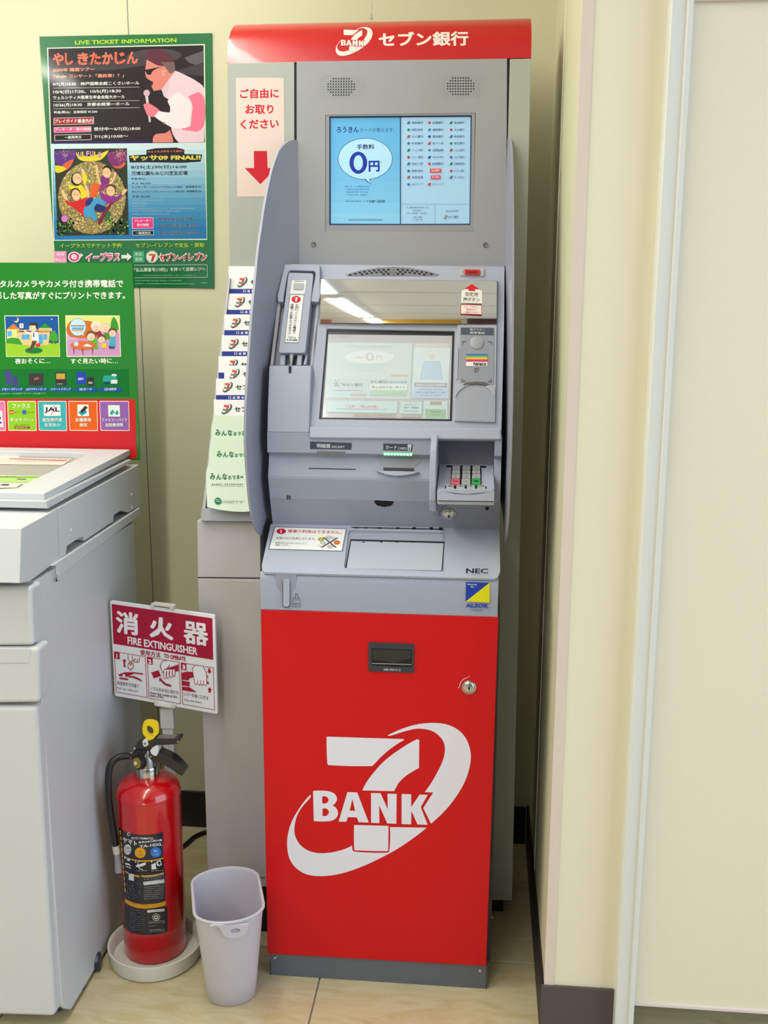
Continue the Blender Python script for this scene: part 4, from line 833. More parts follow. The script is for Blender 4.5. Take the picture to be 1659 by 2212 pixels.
FZ = Plane((0, ylf, zlid), (0, -LSL, 1)); bodyl = MB().extx([(ylf, q[3].z), (ylb, q[3].z+LSL*(ylb-ylf)), (ylb, lz(ylb)-.012), (ylf, zlid-.012)], XL, LX).build('lid', CP, cop, bevel=.002)
LHOLE = [(-90, 972), (-60, 973), (193, 979), (85, 1030), (46, 1050), (36, 1054), (-90, 1060)]
corners = [(LX, ylf), (LX, ylb), (XL, ylb), (XL, ylf)]
hole = [(FZ.pt(*p).x, FZ.pt(*p).y) for p in LHOLE]
MB().slab(corners, [hole], lambda p: Vector((p[0], p[1], lz(p[1]))), lambda p: Vector((p[0], p[1], lz(p[1])-.0125))).build('lid_top', CP, cop, bevel=.002)
FZ2 = Plane((0, ylf, zlid-.0115), (0, -LSL, 1)); MB().px(FZ2, [(-80, 976), (190, 982), (92, 1030), (48, 1052), (-80, 1056)], .0004, -.0012).build('lid_tray', M((170, 168, 162), .45), cop)
ik = Ink(FZ2, .0012)
ik.poly((216, 212, 204), zd((-300, 318), (850, 335), (700, 440), (0, 430), (-300, 428))); ik.poly((90, 86, 90), zd((240, 320), (450, 322), (450, 332), (232, 330))); ik.poly((150, 148, 146), zd((225, 334), (830, 350), (800, 362), (208, 348))); ik.poly((80, 76, 80), zd((630, 328), (860, 340), (850, 350), (630, 338)))
ik.micro((150, 110, 110), *zd(200, 360), zd(780, 372)[0], 2.5, y1=zd(0, 372)[1]); ik.line((186, 90, 96), zd((110, 368), (750, 386)), 1.8); ik.micro((180, 110, 112), *zd(180, 398), zd(740, 405)[0], 2)
ik.poly((208, 206, 198), zd((-300, 545), (470, 560), (240, 690), (0, 695), (-300, 695))); ik.poly((120, 176, 46), zd((-300, 560), (455, 566), (420, 586), (-300, 580))); ik.poly((168, 214, 120), zd((-300, 582), (380, 590), (340, 625), (-300, 632)))
ik.micro((60, 70, 50), *zd(0, 574), zd(180, 576)[0], 3); ik.poly((96, 92, 96), zd((200, 588), (310, 592), (270, 605), (180, 600))); ik.line((110, 120, 90), zd((0, 628), (330, 634)), .8); ik.poly((80, 78, 86), zd((30, 648), (110, 652), (90, 670), (0, 666))); ik.line((60, 60, 66), zd((250, 655), (200, 685)), 2)
ik.build('instruction_sheets', cop, label='green and red instruction sheets in the lid recess')
# front covers
FXf = CX-.006; yf = atx(118, 2197, FXf).y; FY = Plane((0, yf, 0), (0, -1, 0))
yb_ = atx(150, 2170, CX).y
MB().box(XL, CX-.006, yf+.03, atx(318, 1903, CX).y-.02, .03, .88).build('inner_frame', M((30, 34, 70), .5), cop)
MB().px(FY, [(-140, 1526), (79, 1527), (118, 2198), (-140, 2190)], 0, -.045).build('front_door', CP, cop, bevel=.009, seg=3)
MB().px(FY, [(-140, 1402), (83, 1399), (85, 1519), (-140, 1522)], .003, -.045).build('paper_drawer', CP, cop, bevel=.008, seg=3)
MB().px(FY, [(-140, 1270), (67, 1267), (72, 1396), (-140, 1397)], 0, -.045).build('upper_cover', CP, cop, bevel=.008, seg=3)
zq = zm(0, 1240, 320, 1539)
MB().px(FY, zq((-600, 770), (300, 770), (322, 790), (300, 930), (-600, 940)), .0045, -.01).build('drawer_handle', CP, cop, bevel=.004, seg=3)
for (u, v), r_ in (((181, 2143), .017), ((216, 2100), .019)):
    c = atz(u, v, 0); MB().lathe([(0, -.011), (r_*.7, -.011), (r_, -.008), (r_, .008), (r_*.8, .011), (0, .011)], (c.x-.013, c.y+.01, r_*.86), 20, (1, .25, 0)).build('caster', M((40, 46, 72), .35), cop, smooth=True)
# ================================================================ green-and-red service board standing on the copier
YB_ = atx(301, 1003, CX).y-.010; FBd = Plane((0, YB_, 0), (0, -1, 0)); zc = zm(0, 560, 310); z0 = zm(0, 660, 280)
bo = MB().px(FBd, [(-110, 567), (286, 568), (302, 994), (-110, 986)], 0, -.005).build('service_board', M((16, 126, 28), .3, coat=.3), origin=(-.75, YB_, 1.0))
tag(bo, 'green and red board of print services standing upright on the copier', 'sign')
ik = Ink(FBd, .0004, rough=.35)
ik.poly((206, 34, 42), [(-110, 861), (292, 862), (296, 991), (-110, 984)]); ik.poly((8, 112, 44), zc((-300, 1270), (1480, 1272), (1495, 1580), (-300, 1585)))
WT = (226, 230, 220); BZ = ik.z
ik.text(WT, 'ジタルカメラやカメラ付き携帯電話で', zc(-95, 330), zc(1425, 325), 16.5, .03); ik.text(WT, '撮影した写真がすぐにプリントできます。', zc(-150, 465), zc(1448, 460), 16.5, .03)
def frame(pts, w=3.5): ik.poly((226, 236, 190), pts); c = (sum(p[0] for p in pts)/4, sum(p[1] for p in pts)/4); return [(c[0]+(p[0]-c[0])*(1-w/120), c[1]+(p[1]-c[1])*(1-w/88)) for p in pts]
A = frame(z0((55, 127), (752, 125), (770, 655), (78, 658))); ik.poly((24, 84, 160), A)
P_ = lambda c, *p: ik.poly(c, curvy(z0(*p), 48, 3))
P_((150, 200, 50), (72, 470), (762, 480), (765, 648), (85, 650)); ik.up()
P_((234, 206, 120), (215, 145), (240, 165), (238, 200), (210, 220), (170, 200), (205, 200), (222, 175)); ik.poly((230, 210, 160), ell(*z0(663, 175), 1.5, n=8))
P_((226, 220, 140), (88, 300), (245, 300), (245, 430), (90, 430)); P_((214, 124, 50), (85, 305), (172, 232), (250, 300)); P_((90, 170, 220), (98, 325), (150, 325), (152, 395), (100, 395))
P_((226, 200, 140), (495, 290), (665, 290), (665, 330), (495, 330)); P_((40, 150, 60), (500, 290), (575, 225), (655, 288))
P_((230, 196, 140), (215, 340), (640, 340), (620, 500), (290, 500), (215, 420)); P_((206, 160, 110), (215, 310), (650, 305), (650, 320), (215, 326)); P_((170, 70, 60), (215, 334), (645, 330), (645, 340), (215, 344))
for x in (278, 330, 555): P_((80, 164, 220), (x, 370), (x+48, 370), (x+48, 436), (x, 436))
P_((80, 164, 220), (495, 370), (548, 370), (548, 495), (495, 495)); P_((236, 236, 226), (250, 230), (300, 230), (300, 288), (250, 288)); ik.text((206, 60, 40), '7', z0(264, 280), z0(288, 280), 6, .04)
P_((60, 150, 50), (80, 440), (130, 415), (240, 420), (290, 500), (80, 480)); P_((60, 160, 50), (630, 440), (640, 370), (690, 315), (735, 380), (735, 455), (690, 475)); P_((110, 60, 30), (656, 450), (668, 450), (668, 490), (656, 490)); P_((110, 60, 30), (700, 450), (712, 450), (712, 490), (700, 490))
ik.poly((20, 120, 60), ell(*z0(432, 575), 19, 6.5)); P_((90, 70, 60), (415, 450), (470, 455), (440, 520), (400, 580), (350, 578), (345, 562), (385, 550)); P_((200, 60, 40), (455, 490), (512, 480), (516, 525), (460, 530)); P_((236, 240, 240), (410, 345), (480, 335), (500, 460), (470, 450), (412, 445)); P_((236, 240, 240), (320, 330), (420, 355), (412, 372), (322, 352))
ik.poly((236, 206, 176), ell(*z0(422, 285), 8, 9.5)); P_((60, 40, 50), (372, 225), (470, 218), (482, 280), (462, 300), (455, 255), (380, 255)); P_((40, 60, 130), (425, 350), (438, 350), (440, 410), (424, 400)); ik.poly((236, 206, 176), ell(*z0(320, 325), 2.4, 2.6, n=10))
ik.line((60, 40, 40), z0((385, 280), (405, 276)), .8); ik.line((60, 40, 40), z0((390, 318), (420, 322)), .8)
ik.z = BZ
A = frame(z0((835, 125), (1532, 127), (1550, 655), (852, 658))); ik.poly((206, 166, 206), A); P_((222, 222, 130), (845, 137), (1520, 137), (1528, 330), (845, 330)); P_((202, 150, 200), (1400, 350), (1528, 345), (1540, 646), (865, 646), (860, 450))
P_((206, 110, 40), (855, 270), (900, 200), (1100, 195), (1200, 220), (1300, 370), (1200, 420), (900, 400), (850, 330)); P_((60, 150, 50), (1415, 290), (1430, 180), (1460, 145), (1500, 210), (1520, 310), (1490, 330))
ik.poly((70, 120, 160), ell(*z0(996, 275), 18.2, 19.6)); ik.poly((196, 222, 236), ell(*z0(996, 275), 17.4, 18.8)); P_((196, 222, 236), (1030, 370), (1075, 385), (1060, 350)); P_((150, 140, 130), (905, 250), (1085, 252), (1085, 270), (905, 268)); P_((100, 170, 220), (920, 280), (1070, 280), (1070, 310), (920, 310)); P_((214, 170, 130), (915, 310), (1070, 310), (1070, 332), (915, 332))
def headf(x, y, r_, hair, hy=-.35, face=(240, 208, 186)):
    ik.poly(hair, ell(*z0(x, y+hy*r_), r_/5.925*1.12, r_/5.925*1.0)); ik.poly(face, ell(*z0(x, y+r_*.12), r_/5.925*.92, r_/5.925*.86)); ik.line((70, 40, 40), z0((x-r_*.4, y), (x-r_*.15, y-4)), .7); ik.line((70, 40, 40), z0((x+r_*.15, y-4), (x+r_*.4, y)), .7); ik.line((170, 60, 60), z0((x-r_*.3, y+r_*.38), (x-r_*.1, y+r_*.52), (x+r_*.12, y+r_*.52), (x+r_*.3, y+r_*.38)), .8)
P_((150, 50, 80), (1180, 330), (1290, 330), (1310, 380), (1220, 380)); P_((90, 140, 50), (1330, 350), (1400, 350), (1410, 430), (1340, 440)); P_((70, 170, 190), (1410, 400), (1480, 400), (1480, 530), (1390, 520)); P_((110, 170, 60), (1130, 440), (1240, 420), (1260, 560), (1150, 560))
headf(1228, 280, 58, (226, 224, 220)); headf(1352, 285, 54, (228, 200, 170), -.2); headf(1440, 350, 48, (120, 76, 50)); headf(1165, 395, 55, (120, 84, 60)); headf(1300, 430, 46, (110, 66, 46)); P_((226, 206, 40), (1290, 490), (1360, 480), (1366, 540), (1310, 545)); P_((90, 66, 120), (1390, 515), (1470, 525), (1460, 555), (1395, 550))
ik.poly((214, 110, 60), ell(*z0(1060, 510), 27, 9.5)); 
for x in (940, 1055, 1180): P_((170, 80, 40), (x-8, 545), (x+10, 545), (x+8, 620 if x != 1055 else 636), (x, 620))
ik.poly((190, 220, 236), ell(*z0(975, 492), 5, 5)); P_((220, 224, 232), (1060, 520), (1110, 488), (1175, 512), (1160, 530))
ik.z = BZ
for t_, a, b in (('夜おそくに…', (192, 748), (645, 742)), ('すぐ見たい時に…', (905, 748), (1512, 742))): ik.text(WT, t_, z0(*a), z0(*b), 12, .03)
def icon(c, *p): P_(c, *p)
icon((74, 66, 140), (62, 832), (135, 832), (145, 1010), (78, 1010)); icon((70, 60, 136), (160, 900), (220, 900), (230, 1035), (165, 1035))
icon((60, 56, 60), (365, 870), (555, 865), (560, 1020), (460, 1030), (370, 1020)); ik.text((210, 120, 50), 'xD', z0(430, 950), z0(500, 948), 5, .03); icon((54, 50, 54), (705, 855), (845, 855), (850, 1025), (712, 1028)); icon((196, 156, 70), (718, 870), (832, 870), (832, 942), (718, 942)); ik.micro((220, 220, 220), *z0(728, 1012), z0(820, 1012)[0], 3)
icon((40, 66, 176), (975, 850), (1080, 850), (1098, 870), (1098, 1008), (985, 1008)); ik.text((226, 230, 240), 'SD', z0(998, 955), z0(1070, 952), 5, .03); icon((50, 48, 50), (1112, 920), (1200, 915), (1208, 1028), (1116, 1030)); ik.text((220, 220, 220), 'SD', z0(1130, 1002), z0(1186, 1002), 4.5, .03)
icon((40, 160, 150), (1330, 895), (1500, 890), (1480, 975), (1310, 975)); icon((10, 70, 90), (1335, 975), (1480, 975), (1480, 1008), (1335, 1008)); icon((220, 230, 226), (1425, 950), (1505, 950), (1500, 1000), (1415, 1000)); ik.poly((230, 240, 236), ell(*z0(1460, 890), 5.4, 2.6), [ell(*z0(1460, 890), 1.6, .8)])
for (a, b), t_ in zip(((15, 295), (325, 600), (640, 915), (955, 1238), (1272, 1555)), ('メモリースティック', 'xDピクチャーカード', 'スマートメディア', 'SDカード', 'CD-R/RW')):
    ik.poly((20, 80, 170), rquad(z0((a, 1050), (b, 1050), (b, 1100), (a, 1098)), 2)); m_ = 8 if len(t_) > 7 else 62; ik.text((216, 226, 236), t_, z0(a+m_, 1088), z0(b-m_, 1086), 5.6, .02)
ik.text((150, 210, 150), 'miniSDカードは専用アダプターが必要です。', z0(5, 1140), z0(592, 1138), 4, .006)
ik.z = BZ
cards = [((-180, 60), (226, 120, 170)), ((82, 415), (142, 196, 32)), ((435, 768), (60, 172, 178)), ((790, 1125), (226, 96, 24)), ((1148, 1490), (146, 96, 176))]
for (a, b), c_ in cards: s_ = (a > 100)*2; ik.poly((232, 232, 210), rquad(zc((a, 1638), (b, 1638), (b+8, 1986), (a+14, 1982)), 2)); ik.poly(c_, rquad(zc((a+7, 1646), (b-7, 1646), (b+1, 1978), (a+20, 1974)), 1.5))
ik.poly(WT, zc((-60, 1750), (25, 1750), (38, 1940), (-60, 1940))); ik.poly((80, 60, 160), ell(*zc(2, 1835), 2.4)); ik.poly((80, 60, 160), ell(*zc(8, 1890), 2.4))
ik.text(WT, 'ファクス', zc(140, 1725), zc(350, 1725), 10.5, .03); ik.poly((206, 60, 40), zc((108, 1745), (152, 1745), (154, 1792), (110, 1790))); ik.text(WT, 'A3', zc(112, 1780), zc(148, 1780), 4, .02); ik.text((150, 100, 20), 'カラー', zc(165, 1780), zc(240, 1780), 4, .01); ik.poly((40, 100, 190), zc((256, 1745), (302, 1745), (304, 1792), (258, 1790))); ik.text((60, 90, 20), 'スーパー', zc(315, 1780), zc(395, 1780), 4, .01)
ik.text(WT, 'ネット', zc(112, 1880), zc(262, 1880), 9.5, .03); ik.text(WT, 'プリント', zc(268, 1875), zc(388, 1875), 6.5, .02); ik.micro((90, 130, 30), *zc(170, 1925), zc(335, 1925)[0], 3); ik.poly((150, 60, 60), zc((165, 1932), (345, 1934), (345, 1958), (165, 1956))); ik.micro((230, 200, 190), *zc(180, 1952), zc(330, 1952)[0], 2.6)
ik.poly((232, 236, 232), zc((503, 1680), (697, 1682), (702, 1812), (508, 1812))); ik.text((26, 28, 60), 'JAL', zc(515, 1780), zc(692, 1778), 13, .03); ik.line((170, 30, 60), zc((628, 1690), (622, 1740), (590, 1800)), 1.4)
ik.text(WT, '航空券代金', zc(492, 1880), zc(720, 1876), 8.5, .02); ik.text(WT, 'お支払い', zc(515, 1935), zc(700, 1932), 8, .02)
ik.poly((232, 236, 232), zc((893, 1680), (1022, 1680), (1030, 1815), (897, 1815))); ik.poly((40, 160, 176), zc((905, 1770), (950, 1730), (1000, 1750), (1005, 1775), (945, 1810))); ik.poly((60, 44, 60), zc((935, 1745), (985, 1692), (1014, 1715), (960, 1772), (935, 1780)))
ik.text(WT, '各種資格', zc(870, 1880), zc(1056, 1877), 8.5, .02); ik.text(WT, '検定', zc(920, 1937), zc(1012, 1935), 8, .02)
ik.poly((232, 236, 232), zc((1248, 1686), (1384, 1688), (1388, 1820), (1254, 1818))); ik.poly((50, 160, 160), zc((1270, 1778), (1290, 1745), (1315, 1740), (1318, 1768), (1340, 1768), (1352, 1740), (1368, 1760), (1368, 1780))); ik.poly((50, 160, 160), ell(*zc(1290, 1782), 3.4)); ik.poly((50, 160, 160), ell(*zc(1352, 1782), 3.4))
ik.text(WT, 'ファミリーバイク', zc(1176, 1880), zc(1470, 1876), 7.5, .02); ik.text(WT, '自賠責保険', zc(1222, 1938), zc(1424, 1934), 8, .02)
ik.build('printing', bo)
# ================================================================ concert poster on the wall
FPo = Plane((0, YW-.003, 0), (0, -1, 0)); za = zm(70, 60, 480); zb = zm(80, 300, 480)
ps = MB().px(FPo, [(85, 79), (458, 71.5), (460, 320), (462.5, 622.5), (400, 621), (290, 620), (124, 624), (106, 380)], 0, -.0012).build('poster', M((12, 108, 60), .28, coat=.4), origin=(-.64, YW, 1.39))
tag(ps, 'green concert ticket poster with two shows hanging on the cream wall', 'poster')
ik = Ink(FPo, .0003, rough=.3, coat=.3)
LIME = (170, 206, 44); ik.text(LIME, 'LIVE TICKET INFORMATION', za(372, 148), za(1260, 126), 9, .03)
ik.poly((226, 236, 216), [za(128, 175), za(1506, 142), zb(1524, 905), zb(150, 912)])
ik.poly((30, 26, 34), za((138, 183), (1496, 152), (1508, 1003), (165, 1020)))
z_ = lambda c, *p: ik.poly(c, curvy(za(*p), 44, 3))
ik.poly((66, 64, 70), ell(*za(1060, 250), 60, 16, rot=-.05)); z_((60, 56, 64), (140, 260), (500, 300), (980, 240), (980, 330), (420, 380), (140, 330)); z_((90, 88, 96), (1330, 260), (1498, 200), (1500, 330), (1380, 310)); z_((60, 58, 66), (1250, 380), (1498, 300), (1500, 420), (1300, 400))
ik.poly((40, 20, 90), za((162, 1000), (1230, 985), (1230, 1005), (165, 1020)))
BZ = ik.z
# the singer: hair, head, sunglasses, jacket, arm, hand and microphone
z_((226, 200, 214), (1250, 375), (1330, 410), (1440, 470), (1500, 530), (1506, 830), (1500, 1000), (1280, 1004), (1215, 890), (1210, 640), (1150, 600), (1140, 540), (1195, 430))
z_((240, 120, 150), (1360, 600), (1450, 560), (1502, 620), (1504, 840), (1440, 910), (1300, 890), (1370, 800), (1400, 700)); z_((236, 222, 232), (1180, 640), (1270, 560), (1380, 640), (1390, 740), (1380, 860), (1250, 880), (1130, 820), (1060, 770), (1090, 720), (1180, 740), (1220, 730))
z_((214, 130, 120), (985, 380), (1000, 280), (1090, 250), (1210, 300), (1240, 390), (1180, 470), (1140, 540), (1060, 552), (1035, 500), (1050, 470), (1000, 440), (990, 415))
z_((90, 40, 60), (970, 260), (1010, 200), (1120, 190), (1220, 260), (1250, 370), (1210, 400), (1190, 330), (1100, 330), (1020, 290)); z_((110, 90, 90), (1120, 300), (1240, 300), (1248, 380), (1200, 400), (1150, 330))
z_((26, 20, 26), (972, 368), (1040, 358), (1100, 345), (1130, 345), (1060, 372), (1035, 412), (1000, 408), (990, 385)); z_((226, 150, 140), (1130, 370), (1165, 365), (1160, 420), (1132, 420)); z_((80, 20, 30), (1032, 475), (1055, 470), (1050, 500), (1040, 510)); z_((214, 190, 200), (1128, 540), (1180, 470), (1200, 480), (1170, 600), (1150, 600))
z_((200, 200, 206), (985, 590), (1010, 590), (1035, 820), (1020, 828)); ik.poly((206, 170, 190), ell(*za(999, 570), 7, 7)); z_((232, 120, 140), (970, 670), (1010, 655), (1070, 690), (1110, 720), (1060, 780), (1010, 775), (985, 720)); z_((214, 130, 120), (1055, 960), (1080, 930), (1160, 920), (1200, 890), (1225, 960), (1230, 1000), (1055, 1005))
ik.poly((150, 110, 40), ell(*za(1152, 834), 2.4)); 
for j, ch in enumerate('やしきたかじん'): x = 178+j*108; ik.text([(226, 110, 90), (222, 96, 76)][j % 2], ch, za(x, 330-j*2), za(x+(98 if ch != 'し' else 70), 328-j*2), 27, .045)
ik.z = BZ; SAL = (226, 140, 120)
ik.text(SAL, '2009年 爆唇ツアー', za(178, 388), za(545, 378), 8.5, .03); ik.text(SAL, 'Takajin コンサート「最終章！？」', za(178, 446), za(800, 438), 9.5, .03)
W2 = (226, 226, 226)
for t_, x0, y0, x1, y1, h in (('9/7(月)18:30　神戸国際会館こくさいホール', 178, 514, 935, 502, 9), ('10/4(日)17:30、10/5(月)18:30', 182, 582, 775, 572, 9), ('ウェルシティ大阪厚生年金会館大ホール', 182, 628, 808, 618, 8), ('10/26(月)18:30　京都会館第一ホール', 186, 696, 850, 684, 9), ('料金(税込)：全席指定 ¥7,500', 188, 754, 568, 748, 6.8), ('受付中～6/7(日)18:00', 538, 906, 943, 900, 9), ('7/1(水)10:00～', 540, 972, 838, 966, 9)): ik.text(W2, t_, za(x0, y0), za(x1, y1), h, .02)
for y in (522, 640, 702): ik.line((200, 200, 204), za((184, y+6), (935, y-4)), .8)
for (x0, y0, x1, y1), c_, t_, tc in (((186, 784, 538, 846), (150, 20, 34), 'プレイガイド最速先行', W2), ((188, 866, 514, 914), (226, 60, 130), 'プレオーダー受付期間', W2), ((192, 932, 516, 984), (20, 16, 22), '一般発売日', W2)):
    ik.poly((226, 206, 200), za((x0, y0+4), (x1, y0-4), (x1, y1-4), (x0, y1+4))); ik.poly(c_, za((x0+5, y0+8), (x1-5, y0), (x1-5, y1-8), (x0+5, y1))); m_ = 8 if len(t_) > 6 else 90; ik.text(tc, t_, za(x0+m_, y1-12), za(x1-m_, y1-16), 6.5 if len(t_) != 10 or y0 > 800 else 8.5, .02)
ik.z = BZ
ik.grid(lambda t: tuple((206, 226, 232)[j]+((26, 116, 176)[j]-(206, 226, 232)[j])*min(1, t*1.15) for j in range(3)), [zb(128, 45), zb(1502, 35), zb(1520, 895), zb(156, 905)], 1, 14)
# the crowd picture
ik.z = BZ+.0001
q4 = [zb(153, 90), zb(805, 84), zb(822, 860), zb(185, 868)]; zz = zm(100, 300, 290)
ik.poly((40, 46, 34), q4); y_ = lambda c, *p: ik.poly(c, curvy(zz(*p), 70, 3))
y_((90, 44, 130), (160, 230), (560, 210), (500, 430), (300, 540), (170, 430)); y_((206, 90, 60), (300, 500), (520, 380), (420, 560), (260, 620)); y_((214, 196, 30), (165, 500), (300, 520), (380, 560), (250, 640), (170, 620)); y_((120, 40, 110), (1150, 260), (1480, 200), (1500, 420), (1300, 540), (1180, 420)); y_((206, 90, 40), (1180, 420), (1300, 520), (1480, 430), (1500, 480), (1340, 560)); y_((214, 200, 40), (560, 240), (700, 340), (1180, 210), (1050, 380), (900, 420), (640, 400))
ik.poly((150, 130, 76), ell(*zz(860, 1110), 73, 79)); ik.up(); zc_ = ik.z
cc_ = [(190, 176, 80), (120, 90, 60), (206, 190, 150), (90, 110, 60), (170, 80, 60), (210, 200, 60), (80, 80, 90), (226, 214, 180), (130, 140, 110)]
for k_ in range(1500):
    a, r_ = random.uniform(0, 2*pi), sqrt(random.random()); x, y = 860+630*r_*cos(a), 1110+680*r_*sin(a); w = random.uniform(.8, 1.9); cx, cy = zz(x, y); ik.poly(random.choice(cc_), [(cx-w, cy-w*.6), (cx+w, cy-w), (cx+w*.8, cy+w), (cx-w*.7, cy+w*.8)], L=zc_+random.random()*.0001)
ik.z += .0002
for k_ in range(160):
    cx, cy = zz(1385+random.gauss(0, 60), 300+random.gauss(0, 62)) if k_ < 100 else zz(360+random.gauss(0, 70), 270+random.gauss(0, 60)); ik.poly(random.choice([(236, 200, 150), (214, 90, 60), (236, 226, 200)]), ell(cx, cy, .7, n=5), L=ik.z)
for k_ in range(120):
    x = random.choice([random.uniform(190, 520), random.uniform(1180, 1540)]); y = random.uniform(1500, 1800); cx, cy = zz(x, y); ik.poly(random.choice([(60, 150, 50), (30, 80, 40), (120, 190, 50), (20, 30, 30)]), [(cx-2, cy), (cx, cy-3), (cx+2.5, cy+1), (cx, cy+2.5)], L=ik.z)
ik.up(3)
for j, ch in enumerate('ULFULS'): x = 600+j*75; ik.text([(206, 150, 200), (236, 190, 60), (196, 130, 200)][j % 3], ch, zz(x, 330-abs(j-2.5)*-8), zz(x+60, 330-abs(j-2.5)*-8), 12, .05)
def man(face, hair, body, hc=(30, 22, 22), fc=(230, 184, 140)):
    ik.poly(body[0], zz(*body[1])); ik.poly(hc, ell(*zz(*hair[:2]), hair[2]/8.73, hair[3]/8.73)); ik.poly(fc, ell(*zz(*face[:2]), face[2]/8.73, face[3]/8.73, rot=-.2)); fx_, fy_, r_ = face[0], face[1], face[2]
    ik.line((60, 34, 30), zz((fx_-r_*.5, fy_-10), (fx_-r_*.15, fy_-14)), .8); ik.line((60, 34, 30), zz((fx_+r_*.15, fy_-14), (fx_+r_*.5, fy_-8)), .8); ik.line((236, 226, 220), zz((fx_-r_*.3, fy_+48), (fx_, fy_+60), (fx_+r_*.35, fy_+44)), 1.2)
y_((226, 206, 30), (410, 860), (500, 880), (640, 860), (750, 1000), (760, 1090), (640, 1110), (520, 960), (430, 950)); y_((226, 206, 30), (680, 640), (740, 650), (770, 760), (730, 870), (700, 830)); y_((230, 190, 140), (650, 560), (720, 600), (720, 650), (680, 660)); y_((230, 184, 140), (720, 870), (770, 890), (820, 1080), (770, 1090))
man((585, 750, 88, 105), (570, 760, 105, 130), ((226, 206, 30), [(520, 880), (640, 860), (700, 930), (560, 960)]))
y_((226, 90, 30), (850, 900), (920, 830), (990, 860), (990, 940), (920, 1090), (830, 1090)); y_((150, 40, 130), (1030, 720), (1190, 720), (1160, 860), (1080, 960), (1000, 1000)); y_((230, 184, 140), (930, 480), (965, 490), (990, 700), (1040, 860), (1000, 860), (940, 640)); y_((230, 184, 140), (1180, 850), (1270, 720), (1280, 620), (1320, 640), (1300, 740), (1220, 870))
man((1140, 640, 78, 98), (1145, 590, 88, 90), ((120, 40, 120), [(1030, 700), (1180, 700), (1170, 850), (1040, 860)]))
y_((140, 40, 140), (1000, 960), (1130, 1060), (1300, 1100), (1400, 1020), (1430, 1060), (1310, 1180), (1150, 1220), (1040, 1130)); y_((230, 184, 140), (1420, 1020), (1480, 950), (1530, 960), (1480, 1030), (1430, 1060))
man((1215, 985, 80, 95), (1225, 950, 95, 98), ((140, 40, 140), [(1100, 1070), (1260, 1070), (1240, 1180), (1120, 1180)]), hc=(90, 60, 40))
y_((206, 30, 34), (360, 1150), (520, 1190), (640, 1150), (820, 1100), (830, 1200), (760, 1270), (720, 1500), (640, 1400), (480, 1280), (400, 1230)); y_((230, 184, 140), (280, 970), (330, 960), (410, 1140), (370, 1160), (300, 1060))
y_((30, 40, 120), (740, 1180), (860, 1100), (900, 1180), (760, 1270)); y_((30, 36, 100), (920, 1220), (1130, 1290), (1140, 1380), (960, 1370), (900, 1320)); y_((60, 150, 200), (720, 1280), (810, 1260), (900, 1130), (970, 1110), (1130, 1200), (1100, 1270), (960, 1220), (900, 1330), (960, 1500), (910, 1550), (830, 1480), (780, 1500), (710, 1440)); y_((120, 30, 60), (970, 1560), (1230, 1180), (1260, 1200), (1010, 1620)); y_((30, 110, 60), (1100, 1560), (1150, 1380), (1200, 1370), (1190, 1480))
man((560, 1060, 82, 108), (550, 1040, 95, 115), ((206, 30, 34), [(480, 1190), (640, 1150), (660, 1300), (560, 1280)])); ik.poly((206, 120, 200), ell(*zz(345, 1505), 7, 7.6))
# lettering of the second show
ik.z = BZ+.0001
ik.poly((16, 14, 40), zb((980, 100), (1060, 84), (1250, 78), (1320, 96), (1320, 135), (1480, 140), (1465, 205), (1300, 215), (1000, 210), (830, 212), (822, 150), (980, 140)))
ik.text((236, 110, 40), 'ウルフルズがやって来た！', zb(992, 126), zb(1310, 118), 4.6, .03)
for lo, cl_, h in ((0, (60, 170, 80), 10), (.35, (236, 200, 40), 6.5), (.7, (226, 60, 60), 3)):
    pass
ik.text((90, 190, 90), 'ヤッサ09 FINAL!!', zb(834, 196), zb(1466, 190), 12, .06); ik.text((240, 206, 50), 'ヤッサ09 FINAL!!', zb(834, 194), zb(1466, 188), 11.2, .03); ik.text((226, 80, 50), 'ヤッサ09 FINAL!!', zb(836, 192), zb(1464, 186), 10.6, .0)
K2 = (36, 44, 62)
for t_, x0, y0, x1, y1, h in (('8/29(土)30(日)16:00', 842, 274, 1340, 270, 9), ('万博公園もみじ川芝生広場', 846, 328, 1348, 324, 9), ('料金(税込)', 846, 368, 970, 368, 5), ('大人 ¥6,500', 848, 408, 1016, 408, 5), ('A.スタンディングエリア(ブロック指定・整理番号付)', 850, 444, 1470, 440, 5), ('B.ピクニックエリア(レジャーシート持込可・整理番号付)', 850, 484, 1470, 480, 5), ('子供 ¥2,500', 850, 526, 1016, 525, 5)): ik.text(K2, t_, zb(x0, y0), zb(x1, y1), h, .02 if h > 6 else .004)
for y, b in ((556, 1135), (582, 985), (606, 975), (628, 1412), (654, 1280), (680, 1190)): ik.micro((170, 196, 214), *zb(850, y), zb(b, y)[0], 2.6, dense=.9)
for t_, x0, y0, x1, y1 in (('6/3(水)12:00～', 1090, 740, 1445, 736), ('6/10(水)18:00', 1090, 796, 1440, 792), ('7/12(日)10:00～', 1094, 862, 1480, 858)): ik.text((170, 200, 220), t_, zb(x0-2, y0+2), zb(x1+2, y1+2), 9.6, .05); ik.text(K2, t_, zb(x0, y0), zb(x1, y1), 9, .02)
ik.poly((226, 220, 226), zb((850, 706), (1042, 704), (1044, 802), (853, 806))); ik.poly((226, 50, 130), zb((854, 710), (1038, 708), (1040, 798), (857, 802))); ik.text(W2, 'プレオーダー', zb(872, 746), zb(1022, 744), 5.6, .02); ik.text(W2, '受付期間', zb(895, 784), zb(1000, 782), 6, .02)
